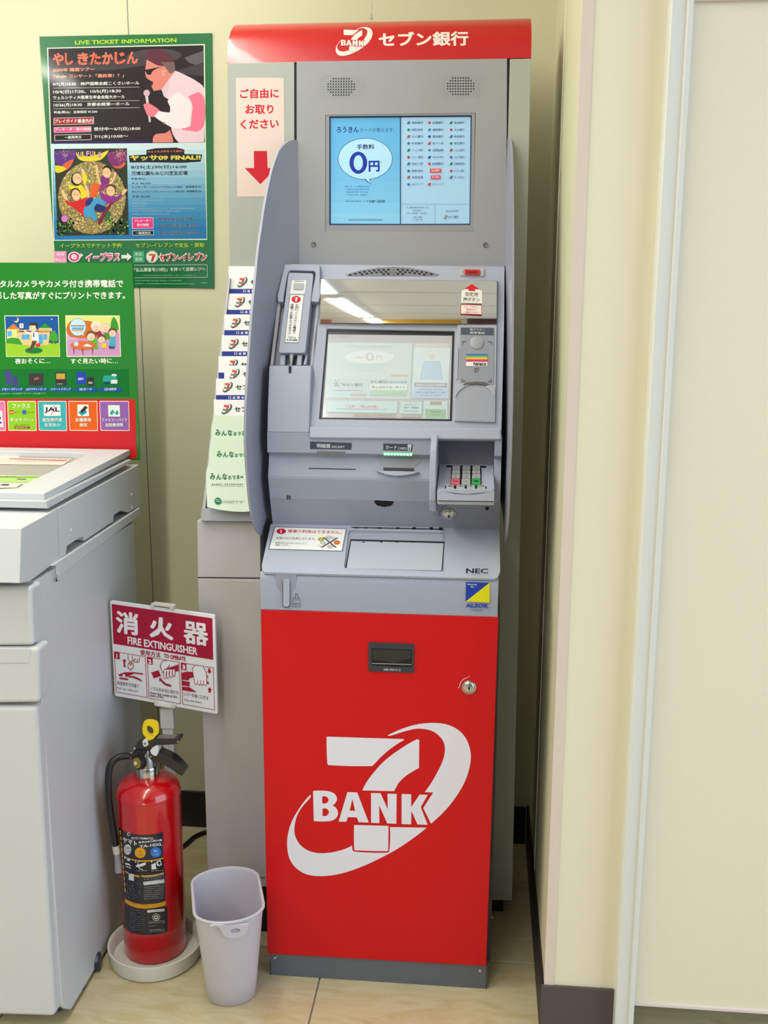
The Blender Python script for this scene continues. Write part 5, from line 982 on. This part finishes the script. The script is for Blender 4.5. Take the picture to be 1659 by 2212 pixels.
ik.poly((226, 226, 230), zb((854, 822), (1046, 820), (1048, 862), (856, 866))); ik.poly((16, 16, 26), zb((858, 826), (1042, 824), (1044, 858), (860, 862))); ik.text(W2, '一般発売日', zb(884, 856), zb(1014, 854), 5.5, .02)
ik.text(LIME, 'イープラスでチケット予約', zb(205, 980), zb(760, 974), 10, .02); ik.text(LIME, 'セブン-イレブンで支払・受取', zb(882, 974), zb(1502, 972), 10, .02)
ik.poly((236, 140, 190), zb((156, 1006), (264, 1004), (266, 1110), (158, 1112))); ik.text(W2, '詳細', zb(175, 1048), zb(245, 1047), 7.5, .01); ik.text(W2, '申込み', zb(165, 1100), zb(258, 1099), 7, .02)
PK = (226, 50, 130); ik.poly(W2, ell(*zb(333, 1058), 13.5, 11.5)); ik.poly(PK, ell(*zb(333, 1058), 10.8, 9.3)); ik.text(W2, 'e', zb(308, 1084), zb(360, 1078), 12, .03); ik.text(W2, '+', zb(378, 1062), zb(414, 1060), 8.6, .05); ik.text(W2, 'イープラス', zb(430, 1104), zb(742, 1098), 21, .11, up=(.1, -1)); ik.text(PK, 'イープラス', zb(440, 1098), zb(732, 1092), 17, .03, up=(.1, -1))
ik.poly((226, 236, 226), zb((756, 1040), (806, 1040), (806, 1020), (850, 1056), (808, 1096), (808, 1072), (756, 1072)))
ik.poly((60, 160, 110), zb((860, 1006), (962, 1004), (966, 1108), (862, 1110))); ik.text((200, 226, 206), '支払', zb(875, 1048), zb(945, 1046), 7.5, .01); ik.text((200, 226, 206), '受取', zb(880, 1096), zb(946, 1094), 7.5, .01)
c7 = zb(1030, 1056); ik.poly((226, 230, 226), ell(*c7, 13.2)); ik.poly((20, 120, 70), ell(*c7, 12.2)); ik.poly((230, 232, 226), ell(*c7, 11.4)); ik.poly((206, 100, 40), zb((1002, 1030), (1060, 1030), (1060, 1048), (1002, 1048))); ik.poly((196, 40, 40), zb((1034, 1046), (1060, 1046), (1040, 1098), (1018, 1098)))
ik.text(W2, 'セブン-イレブン', zb(1088, 1100), zb(1526, 1096), 20, .10); ik.text((196, 24, 40), 'セブン-イレブン', zb(1098, 1092), zb(1518, 1088), 15.5, .035)
ik.line((200, 220, 206), zb((872, 1132), (1524, 1128), (1526, 1240), (876, 1246)), .9); ik.text((206, 226, 206), '「払込票番号(13桁)」を持って店頭レジへ', zb(872, 1198), zb(1508, 1188), 10, .02); ik.micro((150, 196, 160), *zb(950, 1228), zb(1430, 1224)[0], 2.6)
ik.micro((150, 196, 160), *zb(880, 1276), zb(1300, 1274)[0], 3, dense=.9); ik.micro((150, 196, 160), *zb(880, 1304), zb(1410, 1300)[0], 3, dense=.9); ik.micro((150, 196, 160), *zb(1466, 1296), zb(1528, 1294)[0], 3)
ik.build('printing', ps)
# ================================================================ extinguisher stand: tray, post and sign
TWT = M((214, 212, 204), .4, sss=0)
tc_ = Vector((-.477, .045, 0)); st = thing('extinguisher_stand', tc_, 'white round tray on the floor with a post carrying a red and white sign', 'stand')
MB().lathe([(0, .0), (.088, .0), (.094, .003), (.0985, .034), (.0985, .0365), (.0955, .037), (.0915, .033), (.088, .0085), (0, .0085)], tc_, 56).build('tray', TWT, st, smooth=True)
for a in (.8, 2.9, 5.0): MB().tube([tc_+Vector((cos(a)*.068, sin(a)*.068, .0085)), tc_+Vector((cos(a)*.088, sin(a)*.088, .0085))], .0016, 6).build('tray_rib', TWT, st)
PO = aty(362, 1545, .132); pb0 = Vector((aty(369, 1680, .132).x, .132, .008))
WPL = M((206, 206, 196), .4)
MB().slab([(PO.x-.0115, .1265), (PO.x+.0115, .1265), (PO.x+.0115, .139), (PO.x-.0115, .139)], (), lambda p: Vector((p[0]+(pb0.x-PO.x), p[1], .0085)), lambda p: Vector((p[0], p[1], aty(362, 1575, .118).z))).build('post', WPL, st, bevel=.0015)
zt_ = aty(362, 1535, .118).z; zlo = aty(362, 1578, .118).z
MB().box(PO.x-.0145, PO.x+.0145, .124, .1415, zlo, zt_).build('post_sleeve', WPL, st, bevel=.002)
ns = Vector((-.26, -.966, 0)).normalized(); FSg = Plane(Vector((PO.x, .116, PO.z)), ns); zo = zm(220, 1290, 490)
board_ = MB().px(FSg, rquad(zo((108, 45), (1500, 238), (1535, 1553), (172, 1308)), 4, 4), .0015, -.0035).build('sign_board', M((226, 228, 234), .35), st, bevel=.0008)
MB().px(FSg, zo((640, 130), (650, 84), (668, 78), (925, 108), (944, 120), (940, 165), (905, 175), (900, 140), (690, 112), (680, 140)), .0065, -.006).build('sign_clip', WPL, st, bevel=.001)
MB().px(FSg, zo((690, 1380), (738, 1388), (738, 1425), (925, 1455), (928, 1418), (978, 1426), (972, 1475), (950, 1482), (715, 1448), (690, 1430)), .0065, -.008).build('sign_clip', WPL, st, bevel=.001)
MR = (164, 14, 52); ik = Ink(FSg, .0018, rough=.35)
ik.poly(MR, zo((130, 90), (1466, 280), (1478, 832), (154, 618))); U_ = (-.03, -1)
SW = (230, 232, 240); sl_ = .143
ik.text(SW, '消', zo(190, 473), zo(492, 516), 49, .034, up=U_); ik.text(SW, '火', zo(634, 530), zo(952, 580), 47, .04, up=U_); ik.text(SW, '器', zo(1088, 608), zo(1416, 657), 49, .026, up=U_)
ik.text(SW, 'FIRE EXTINGUISHER', zo(342, 622), zo(1272, 772), 16.5, .028, up=U_)
ik.text(MR, '使用方法', zo(508, 768), zo(778, 806), 12, .02, up=U_); ik.text(MR, 'TO OPERATE', zo(824, 806), zo(1112, 852), 9.5, .04, up=U_)
for q in (((163, 722), (575, 790), (602, 1332), (193, 1258)), ((600, 793), (1024, 862), (1046, 1416), (628, 1340)), ((1050, 870), (1480, 938), (1496, 1496), (1074, 1420))): ik.line(MR, zo(*q), 1.1, closed=True)
for q, t_, a in (((163, 722), (234, 734), (238, 826), (168, 814)), '1', (193, 807, 206, 810)), (((600, 793), (675, 806), (674, 898), (604, 886)), '2', (616, 880, 660, 886)), (((1050, 870), (1122, 882), (1124, 972), (1054, 960)), '3', (1068, 952, 1110, 958)): ik.poly(MR, zo(*q)); ik.text(SW, t_, zo(a[0], a[1]), zo(a[2], a[3]), 9.5, .05, up=U_)
o_ = lambda c, *p: ik.poly(c, zo(*p)); l_ = lambda w, *p: ik.line(MR, zo(*p), w)
o_(MR, (298, 818), (328, 855), (308, 852), (314, 932), (290, 928), (286, 850), (270, 846)); l_(1.2, (345, 765), (350, 830), (365, 850), (375, 905), (395, 900), (385, 850), (430, 830)); l_(1.1, (400, 780), (415, 855), (430, 866), (444, 810)); l_(1.1, (444, 866), (466, 868), (470, 815)); l_(1.1, (470, 866), (494, 858), (500, 795)); l_(1.3, *[(382+38*cos(a*.52), 912+46*sin(a*.52)) for a in range(13)]); l_(1.2, (382, 958), (384, 982))
o_(MR, (220, 1028), (300, 998), (420, 996), (545, 1012), (545, 1030), (430, 1014), (360, 1042), (330, 1060), (230, 1046)); o_(SW, (276, 1022), (310, 1026), (312, 1058), (278, 1054)); o_(MR, (232, 1064), (348, 1082), (346, 1103), (234, 1086)); o_(MR, (352, 1045), (430, 1050), (510, 1085), (543, 1128), (470, 1092), (400, 1068), (355, 1064))
o_(MR, (655, 1000), (750, 970), (786, 1045), (690, 1078)); o_(SW, (758, 968), (776, 962), (798, 1034), (786, 1044)); o_(MR, (840, 958), (900, 935), (1018, 895), (1018, 985), (960, 985)); o_(SW, (780, 890), (800, 850), (860, 842), (960, 870), (1010, 885), (895, 930), (900, 900), (830, 965), (965, 960), (970, 1040), (905, 1085), (820, 1075), (810, 1000)); l_(1.3, (860, 842), (810, 850), (775, 900), (778, 930), (812, 1005), (828, 960), (870, 950), (900, 895)); 
for x, y in ((822, 990), (862, 985), (902, 978), (940, 962)): l_(1.3, (x, y-5), (x-3, y+65), (x+12, y+92), (x+30, y+80), (x+32, y))
o_(MR, (758, 1075), (800, 1078), (790, 1092), (850, 1145), (918, 1165), (918, 1192), (840, 1170), (775, 1110), (764, 1120))
o_(MR, (1058, 1005), (1130, 988), (1215, 996), (1215, 1060), (1160, 1080), (1150, 1105), (1062, 1095)); o_(MR, (1062, 1108), (1165, 1125), (1162, 1185), (1064, 1170)); o_(MR, (1066, 1188), (1160, 1195), (1262, 1262), (1150, 1250), (1066, 1235))
o_(SW, (1235, 910), (1200, 960), (1218, 1040), (1228, 1160), (1390, 1170), (1388, 990), (1345, 925)); l_(1.3, (1235, 905), (1200, 950), (1212, 1020), (1225, 1090), (1230, 1145), (1250, 1158), (1268, 1140), (1272, 1100)); l_(1.3, (1272, 1140), (1290, 1168), (1310, 1150), (1312, 1105)); l_(1.3, (1312, 1150), (1330, 1172), (1350, 1155), (1350, 1110)); l_(1.3, (1350, 1155), (1378, 1172), (1394, 1140), (1386, 1000), (1345, 928))
o_(MR, (1410, 945), (1440, 950), (1440, 985), (1458, 988), (1426, 1014), (1396, 980), (1412, 982)); o_(MR, (1432, 1195), (1462, 1236), (1444, 1234), (1444, 1270), (1416, 1266), (1416, 1230), (1402, 1228)); o_(MR, (1402, 1030), (1416, 1068), (1398, 1066)); o_(MR, (1404, 1110), (1426, 1155), (1398, 1150))
T3 = (90, 40, 80)
for t_, a, h, bd_ in (('安全栓を引き抜く', (205, 1160, 490, 1205), 8, .006), ('Pull out safety pin.', (205, 1225, 490, 1270), 5.5, .0), ('ノズルを火元に向ける', (645, 1232, 1015, 1292), 8, .006), ('Point the nozzle at the', (645, 1285, 1000, 1340), 5, .02), ('base of fire.', (645, 1318, 822, 1345), 5, .02), ('レバーを強くにぎる', (1085, 1306, 1412, 1366), 8, .006), ('Grip the levers.', (1092, 1380, 1330, 1420), 5.5, .004)): ik.text(T3, t_, zo(a[0], a[1]), zo(a[2], a[3]), h, bd_, up=U_)
ik.build('sign_print', board_)
# ================================================================ fire extinguisher
EX, EY, ER = -.482, .060, .0655; ec = Vector((EX, EY, 0))
zr = aty(330, 1743, EY-ER).z; zsh = aty(252, 1728, EY).z
ext = thing('fire_extinguisher', (EX, EY, .0086), 'red fire extinguisher with black hose and yellow pin standing in the round tray', 'fire extinguisher')
RED = M((196, 8, 18), .22, coat=.7, spec=.6)
zn_ = aty(316, 1686, EY-.02).z
prof_ = [(0, .0086), (ER-.006, .0086), (ER-.001, .013), (ER, .019), (ER, zr-.001), (ER+.0008, zr), (ER+.0008, zr+.0035), (ER-.0004, zr+.005)]
for k_ in range(1, 9): a = pi/2*k_/9; prof_.append((.020+(ER-.0205)*cos(a), zr+.005+(zn_-zr-.004)*sin(a)))
prof_ += [(.019, zn_+.001), (0, zn_+.001)]
MB().lathe(prof_, ec, 64).build('cylinder', RED, ext, smooth=True)
CH = M((206, 208, 206), .16, metal=1)
zcol = aty(316, 1663, EY-.0235).z
MB().lathe([(0, zn_), (.0235, zn_), (.0238, zn_+.002), (.0238, zcol-.002), (.0228, zcol), (0, zcol)], ec, 40).build('collar', CH, ext, smooth=True)
MB().lathe([(0, zcol), (.0205, zcol), (.019, zcol+.014), (.016, zcol+.024), (.012, zcol+.036), (0, zcol+.036)], ec, 24).build('valve_body', M((160, 160, 156), .3, metal=.9), ext, smooth=True)
z1 = zm(220, 1550, 420); FE = Plane((0, EY-.014, 0), (0, -1, 0)); FEf = Plane((0, EY-.006, 0), (0, -1, 0)); LB = M((18, 18, 26), .28, coat=.4)
MB().px(FE, chaikin(z1((565, 540), (580, 505), (700, 465), (830, 412), (960, 385), (1110, 400), (1300, 395), (1380, 375), (1400, 400), (1380, 450), (1330, 478), (1150, 492), (1000, 490), (920, 520), (870, 560), (800, 590), (700, 600), (600, 600))), 0, -.026).build('carry_handle', LB, ext, bevel=.002)
MB().px(FE, z1((960, 385), (1110, 400), (1300, 393), (1310, 372), (1200, 368), (1100, 362), (990, 372)), -.004, -.022).build('handle_sticker', M((150, 142, 140), .3, metal=.5), ext)
MB().px(FE, chaikin(z1((845, 640), (1010, 600), (1060, 640), (1160, 680), (1280, 740), (1400, 850), (1500, 965), (1470, 1010), (1430, 1060), (1300, 960), (1150, 870), (1000, 800), (900, 765), (850, 720))), .001, -.024).build('squeeze_lever', LB, ext, bevel=.0025)
MB().px(FE, chaikin(z1((590, 600), (700, 580), (810, 600), (760, 690), (660, 780), (600, 720), (500, 700), (505, 680))), .003, -.02).build('gauge_hood', M((34, 30, 34), .5), ext, bevel=.001)
MB().px(FE, z1((725, 425), (790, 380), (815, 400), (830, 500), (760, 532), (735, 500)), .003, -.006).build('pin_seal', M((220, 220, 222), .35), ext, bevel=.0008)
ik = Ink(FE, .0036); ik.text((40, 40, 50), '封', z1(755, 490), z1(795, 486), 4.4, .03); ik.build('seal_mark', ext)
MB().px(FE, chaikin(z1((880, 560), (960, 510), (1000, 500), (1018, 560), (1010, 640), (970, 698), (900, 670), (862, 610))), .003, -.02).build('safety_block', M((226, 228, 232), .3), ext, bevel=.0015)
c_ = FE.pt(*z1(885, 690)); MB().lathe([(0, .0035), (.0018, .003), (.0024, .001), (.0024, 0)], c_, 12, FE.n).build('rivet', CH, ext, smooth=True)
c_ = FE.pt(*z1(592, 545)); MB().lathe([(0, .0035), (.0022, .003), (.003, .001), (.003, 0)], c_, 12, FE.n).build('rivet', CH, ext, smooth=True)
c_ = FE.pt(*z1(1362, 430)); MB().lathe([(0, .003), (.0014, .002), (.0018, 0)], c_, 12, FE.n).build('rivet', CH, ext, smooth=True)
YE = M((226, 196, 12), .4)
MB().px(Plane((0, EY-.012, 0), (.25, -.97, 0)), chaikin(z1((722, 230), (735, 120), (790, 75), (860, 66), (940, 76), (1008, 110), (1020, 180), (1026, 280), (960, 335), (920, 390), (830, 420), (800, 370), (740, 310))), 0, -.011, [chaikin(z1((803, 180), (820, 145), (860, 150), (912, 190), (932, 250), (908, 325), (870, 320), (828, 285), (805, 230)))]).build('safety_pin_ring', YE, ext, bevel=.0016)
gc = Plane((0, EY-.024, 0), (0, -1, 0)).pt(*z1(630, 815)); gn = Vector((-.5, -.85, .12)).normalized()
g_ = MB().lathe([(0, 0), (.0125, 0), (.0142, -.001), (.0148, -.004), (.0148, -.012), (0, -.014)], gc, 32, gn).build('pressure_gauge', M((60, 58, 66), .3, metal=.7), ext, smooth=True)
MB().lathe([(0, .0008), (.0112, .0008), (.0112, 0)], gc, 28, gn).build('gauge_dial', M((150, 130, 40), .35), g_)
MB().lathe([(0, .0024), (.0038, .0024), (.004, .001)], gc-Vector((.0022, 0, .0006))+gn*.0001, 16, gn).build('gauge_hub', M((225, 225, 220), .35), g_, smooth=True)
hose = [(EY-.004, 470/8.295+220, 685/8.295+1550)]
hp_ = [(.052, z1(520, 685)), (.046, z1(440, 688)), (.040, z1(340, 700)), (.034, z1(240, 745)), (.028, z1(170, 820)), (.024, z1(135, 910)), (.020, z1(118, 1040)), (.018, z1(115, 1180)), (.016, z1(122, 1330)), (.016, (236, 1735)), (.016, (240, 1765)), (.017, (245, 1795)), (.019, (250, 1826))]
pts = [aty(*p, y) for y, p in hp_]
def smoothp(pts, n=5):
    out = []
    for k_ in range(len(pts)-1):
        p0, p1, p2, p3 = pts[max(k_-1, 0)], pts[k_], pts[k_+1], pts[min(k_+2, len(pts)-1)]
        for j in range(n): t = j/n; out.append(.5*((2*p1)+(p2-p0)*t+(2*p0-5*p1+4*p2-p3)*t*t+(3*p1-p0-3*p2+p3)*t**3))
    return out+[pts[-1]]
hs_ = MB().tube(smoothp(pts), .0070, 14).build('hose', M((20, 20, 28), .4), ext, smooth=True)
MB().tube([aty(*z1(560, 680), .056), aty(*z1(478, 690), .05)], .0082, 14).build('hose_ferrule', CH, ext, smooth=True)
MB().tube([aty(250, 1826, .019), aty(253, 1843, .019)], .0078, 14).build('hose_end', M((206, 196, 180), .4), hs_, smooth=True)
MB().tube([aty(253, 1843, .019), aty(256, 1862, .020), aty(258, 1882, .020)], [.0062, .0078, .0095], 14).build('nozzle', M((150, 148, 156), .45), hs_, smooth=True)
FCy = Cyl(EX, EY, ER); zy = zm(230, 1760, 380, 1185); zp = zm(210, 1540, 460, 953)
L0 = [(257.5, 1789), (352.5, 1797), (363.5, 2012), (272, 1990)]
ik = Ink(FCy, .0004, rough=.25, coat=.4)
def cq(c, q, nx=10, ny=1): ik.grid(c, q, nx, ny)
def arc4(l, t, r, b_, sag=0): return [zy(l, t), zy(r, t), zy(r, b_), zy(l, b_)]
# curve of a level line round the body: dip in the middle; interpolate by height on the cylinder
def lev(u, z):  # pixel v of height z on the cylinder surface in column u
    lo, hi = 1500, 2150
    for _ in range(24):
        m_ = (lo+hi)/2
        if FCy.pt(u, m_).z > z: lo = m_
        else: hi = m_
    return lo
def band(col, u0, u1, vr0, vr1, ur=352):
    """strip between two levels given by their photo height at column ur"""
    za_, zb_ = FCy.pt(ur, vr0).z, FCy.pt(ur, vr1).z; n = 12; us = [u0+(u1-u0)*k_/n for k_ in range(n+1)]
    pts = [(u, lev(u, za_)) for u in us]+[(u, lev(u, zb_)) for u in us]; ik.raw(col, pts, [(k_, k_+1, n+2+k_, n+1+k_) for k_ in range(n)])
DK = (40, 40, 52)
nb = 12; zt0, zt1 = FCy.pt(350, 1799).z, FCy.pt(350, 2014).z
band(DK, 257, 352.5, 1798, 1880, 350); band(DK, 263, 357, 1879, 1960, 355); band(DK, 268, 362, 1959, 2013, 360)
def arct(col, t_, u0, u1, vr, h, bold=.02, ur=352, up=None):
    zz_ = FCy.pt(ur, vr).z; ik.text(col, t_, (u0, lev(u0, zz_)), (u1, lev(u1, zz_)), h, bold, up=(0, -1))
LW = (222, 222, 224)
arct(LW, 'ECO-YAMATO', 284, 331, 1809, 4.6, .02); ik.poly(LW, ell(*zy(380, 330), 3.4, 4), [ell(*zy(384, 330), 2.2, 3)])
arct(LW, 'ヤマト', 265, 296, 1823, 11, .04); arct(LW, '粉末(ABC)消火器', 299, 350, 1817, 5.4, .02); arct(LW, 'YA-10XL', 301, 351, 1826, 6.2, .03)
for cx, cy, rx, c_, tx in ((360, 592, 62, (206, 208, 214), '普通'), (575, 648, 94, (226, 160, 10), '油'), (842, 640, 94, (36, 112, 200), '電気')):
    ik.poly(c_, ell(*zy(cx, cy), rx/7.9, 11.4)); u_, v_ = zy(cx, cy); ik.text((70, 60, 60) if rx != 94 or cx < 700 else (190, 214, 240), tx, (u_-(4.6 if len(tx) > 1 else 2.2), v_-.5), (u_+(4.6 if len(tx) > 1 else 2.2), v_-.5), 4.6, .01); ik.text((90, 80, 60) if cx < 700 else (190, 214, 240), '火災用', (u_-6, v_+6), (u_+6, v_+6), 3, .01)
YL = (226, 160, 20)
band(YL, 268, 353, 1852.5, 1855.5); band(YL, 270, 277, 1885, 1888); band(YL, 289, 301, 1886, 1889.5); band(YL, 305, 354, 1885, 1888.5)
band(YL, 270, 358, 1946.5, 1956, 357); arct((90, 60, 10), '防災テック株式会社', 285, 321, 1951.5, 3.6, .01, 357)
for k_ in range(44): v_ = 1790+k_*3.1; u_ = 258+(v_-1790)*.083; ik.poly(YL if k_ % 4 else DK, [(u_, v_), (u_+2.6, v_+1), (u_+3, v_+4), (u_+.4, v_+3)])
band((20, 22, 34), 270, 354, 1856, 1883); 
for x, n_ in ((318, '1'), (497, '2'), (770, '3')): u_, v_ = zy(x, 800 if n_ != '1' else 735); ik.text(LW, n_, (u_-1.6, v_+2), (u_+1.6, v_+2), 4.6, .04)
w_ = lambda c, *p: ik.poly(c, zy(*p))
w_(LW, (315, 822), (380, 830), (425, 880), (370, 858), (318, 845)); w_(LW, (330, 870), (420, 905), (420, 918), (325, 885)); w_(LW, (350, 740), (405, 750), (400, 790), (355, 785)); w_(LW, (495, 865), (545, 850), (670, 810), (672, 850), (600, 885), (510, 892)); ik.line(LW, [zy(590+60*cos(a), 850+65*sin(a)) for a in [x*.5 for x in range(4, 10)]], 1.1); ik.line(LW, zy((540, 890), (570, 925), (620, 935)), 1.4); w_(LW, (765, 850), (840, 820), (845, 905), (865, 925), (770, 935)); w_(LW, (850, 800), (920, 770), (945, 850), (900, 880), (860, 860)); w_(DK, (868, 812), (912, 790), (928, 845), (895, 862))
for y, a, b_ in ((968, 500, 700), (968, 765, 970)): ik.micro((180, 180, 186), *zy(a, y), zy(b_, y-8)[0], 2.4, y1=zy(0, y-8)[1])
w_((206, 212, 220), (378, 1000), (468, 1012), (470, 1132), (380, 1110))
for y in range(1040, 1460, 33):
    if 1120 < y < 1200: continue
    ik.micro((170, 172, 180), *zy(640, y+8), zy(985, y-12)[0], 2.2, y1=zy(0, y-14)[1], dense=.85)
w_((220, 224, 226), (628, 1145), (985, 1100), (990, 1160), (632, 1200)); ik.micro((60, 60, 70), *zy(645, 1170), zy(975, 1130)[0], 2.4, y1=zy(0, 1130)[1], dense=.9)
for k_ in range(60): u_, v_ = zy(random.uniform(335, 590), random.uniform(1140, 1420)); ik.poly((96, 100, 112), [(u_, v_), (u_+1.2, v_+.3), (u_+1.2, v_+2.2), (u_, v_+2)])
for y in range(1600, 1990, 36): ik.micro((120, 122, 132), *zy(400, y), zy(655, y+18)[0], 2, y1=zy(0, y+18)[1], dense=.6)
ik.poly((222, 224, 226), rquad(zy((694, 1625), (992, 1600), (992, 1645), (696, 1672)), 2)); ik.micro((70, 70, 80), *zy(710, 1648), zy(975, 1622)[0], 2.2, y1=zy(0, 1622)[1], dense=.9)
ik.poly((206, 208, 212), ell(*zy(848, 1748), 8.3, 7.8), [ell(*zy(848, 1748), 7, 6.6)]); ik.poly((206, 208, 212), ell(*zy(848, 1750), 5, 4.6), [ell(*zy(848, 1750), 3, 1.4)])
for y, a, b_ in ((1835, 715, 990), (1860, 715, 1000), (1918, 730, 850), (1975, 730, 1005), (2000, 735, 1005)): ik.micro((170, 170, 178), *zy(a, y), zy(b_, y-18)[0], 2.4, y1=zy(0, y-18)[1], dense=.85)
ik.build('label', ext, label='dark label with white lettering and orange bands')
# ================================================================ white plastic waste bin
BW = M((196, 193, 206), .34, spec=.45, sss=.08)
zrim = .22; dax = Vector((-.31, .951, 0)).normalized(); sax = Vector((dax.y, -dax.x, 0)); cT = Vector((-.290, -.061, 0)); cB = Vector((-.293, -.042, 0))
def stad(c, hw, hl, z, n=14, sk=0):     # rounded oblong: half width, half length
    out = []; s_ = max(hl-hw*.72, 0)
    for half in (1, -1):
        for k_ in range(n+1):
            a = (-pi/2+pi*k_/n); out.append(c+sax*(hw*sin(-a if half == 1 else a))*-1+dax*half*(s_+hw*.72*cos(a))+Vector((0, 0, z)))
    return out
lv = [(0, .043, .058, 0), (.004, .047, .062, 0), (.05, .0515, .070, .25), (.18, .0625, .090, .85), (.205, .0645, .0935, .95), (.2185, .0665, .0965, 1), (.221, .0655, .0955, 1), (.2185, .0630, .0930, 1), (.2, .0610, .0895, .93), (.05, .0490, .0675, .25), (.006, .0440, .059, 0)]
bin_ = MB().loft([stad(cB.lerp(cT, t), w, l, z) for z, w, l, t in lv], True, True).build('waste_bin', BW, origin=(cB.x, cB.y, 0), smooth=True)
tag(bin_, 'small translucent white oval waste bin on the floor left of the machine', 'bin')
MB().loft([stad(cT, w, l, z) for z, w, l in ((.2175, .0635, .0935), (.2195, .0690, .0990), (.2225, .0690, .0990), (.2235, .0675, .0975), (.2225, .0640, .0940), (.2185, .0630, .0930))], True, False).build('rim', BW, bin_, smooth=True)
zsb = zm(380, 1850, 620, 1467); fc = atz(505, 1998, .22); FBn = Plane(cT-dax*.0975+Vector((0, 0, .205)), (-dax.x, -dax.y, -.10))
MB().px(FBn, curvy(zsb((450, 925), (560, 935), (605, 1000), (640, 1055), (740, 1085), (840, 1070), (910, 1040), (945, 970), (960, 905), (900, 900), (700, 920), (560, 905)), 62, 3), .0012, -.004, [ell(*zsb(787, 985), 10.5, 5.6, rot=-.12)]).build('hanging_tab', BW, bin_, bevel=.0008)
ik = Ink(FBn, -.003); ik.poly((176, 168, 182), ell(*zsb(787, 985), 10.5, 5.6, rot=-.12)); ik.build('tab_hole', bin_)
c2 = MB().tube(smoothp([Vector((-.592, .30, .010)), atz(264, 1972, .010)-Vector((.003, 0, 0)), atz(243, 2012, .010)-Vector((.010, 0, 0)), atz(236, 2030, .010)-Vector((.010, 0, 0))]), .0075, 10).build('added_hose', M((18, 18, 24), .4), origin=(-.585, .1, 0), smooth=True)  # hose added to fill the dark shape along the copier's foot
tag(c2, 'thick black hose added for the dark shape between the copier and the round tray', 'hose')
# ================================================================ cable along the floor behind
cb = MB().tube(smoothp([Vector((-.62, .42, .006)), Vector((-.585, .455, .006)), atz(393, 1829, .006), Vector((-.527, .525, .006)), atz(447, 1797, .006), Vector((-.46, .57, .008))]), .0055, 10).build('power_cable', M((16, 16, 20), .4), origin=(-.54, .5, 0), smooth=True)
tag(cb, 'black power cable on the floor running behind the grey tower cabinet', 'cable')
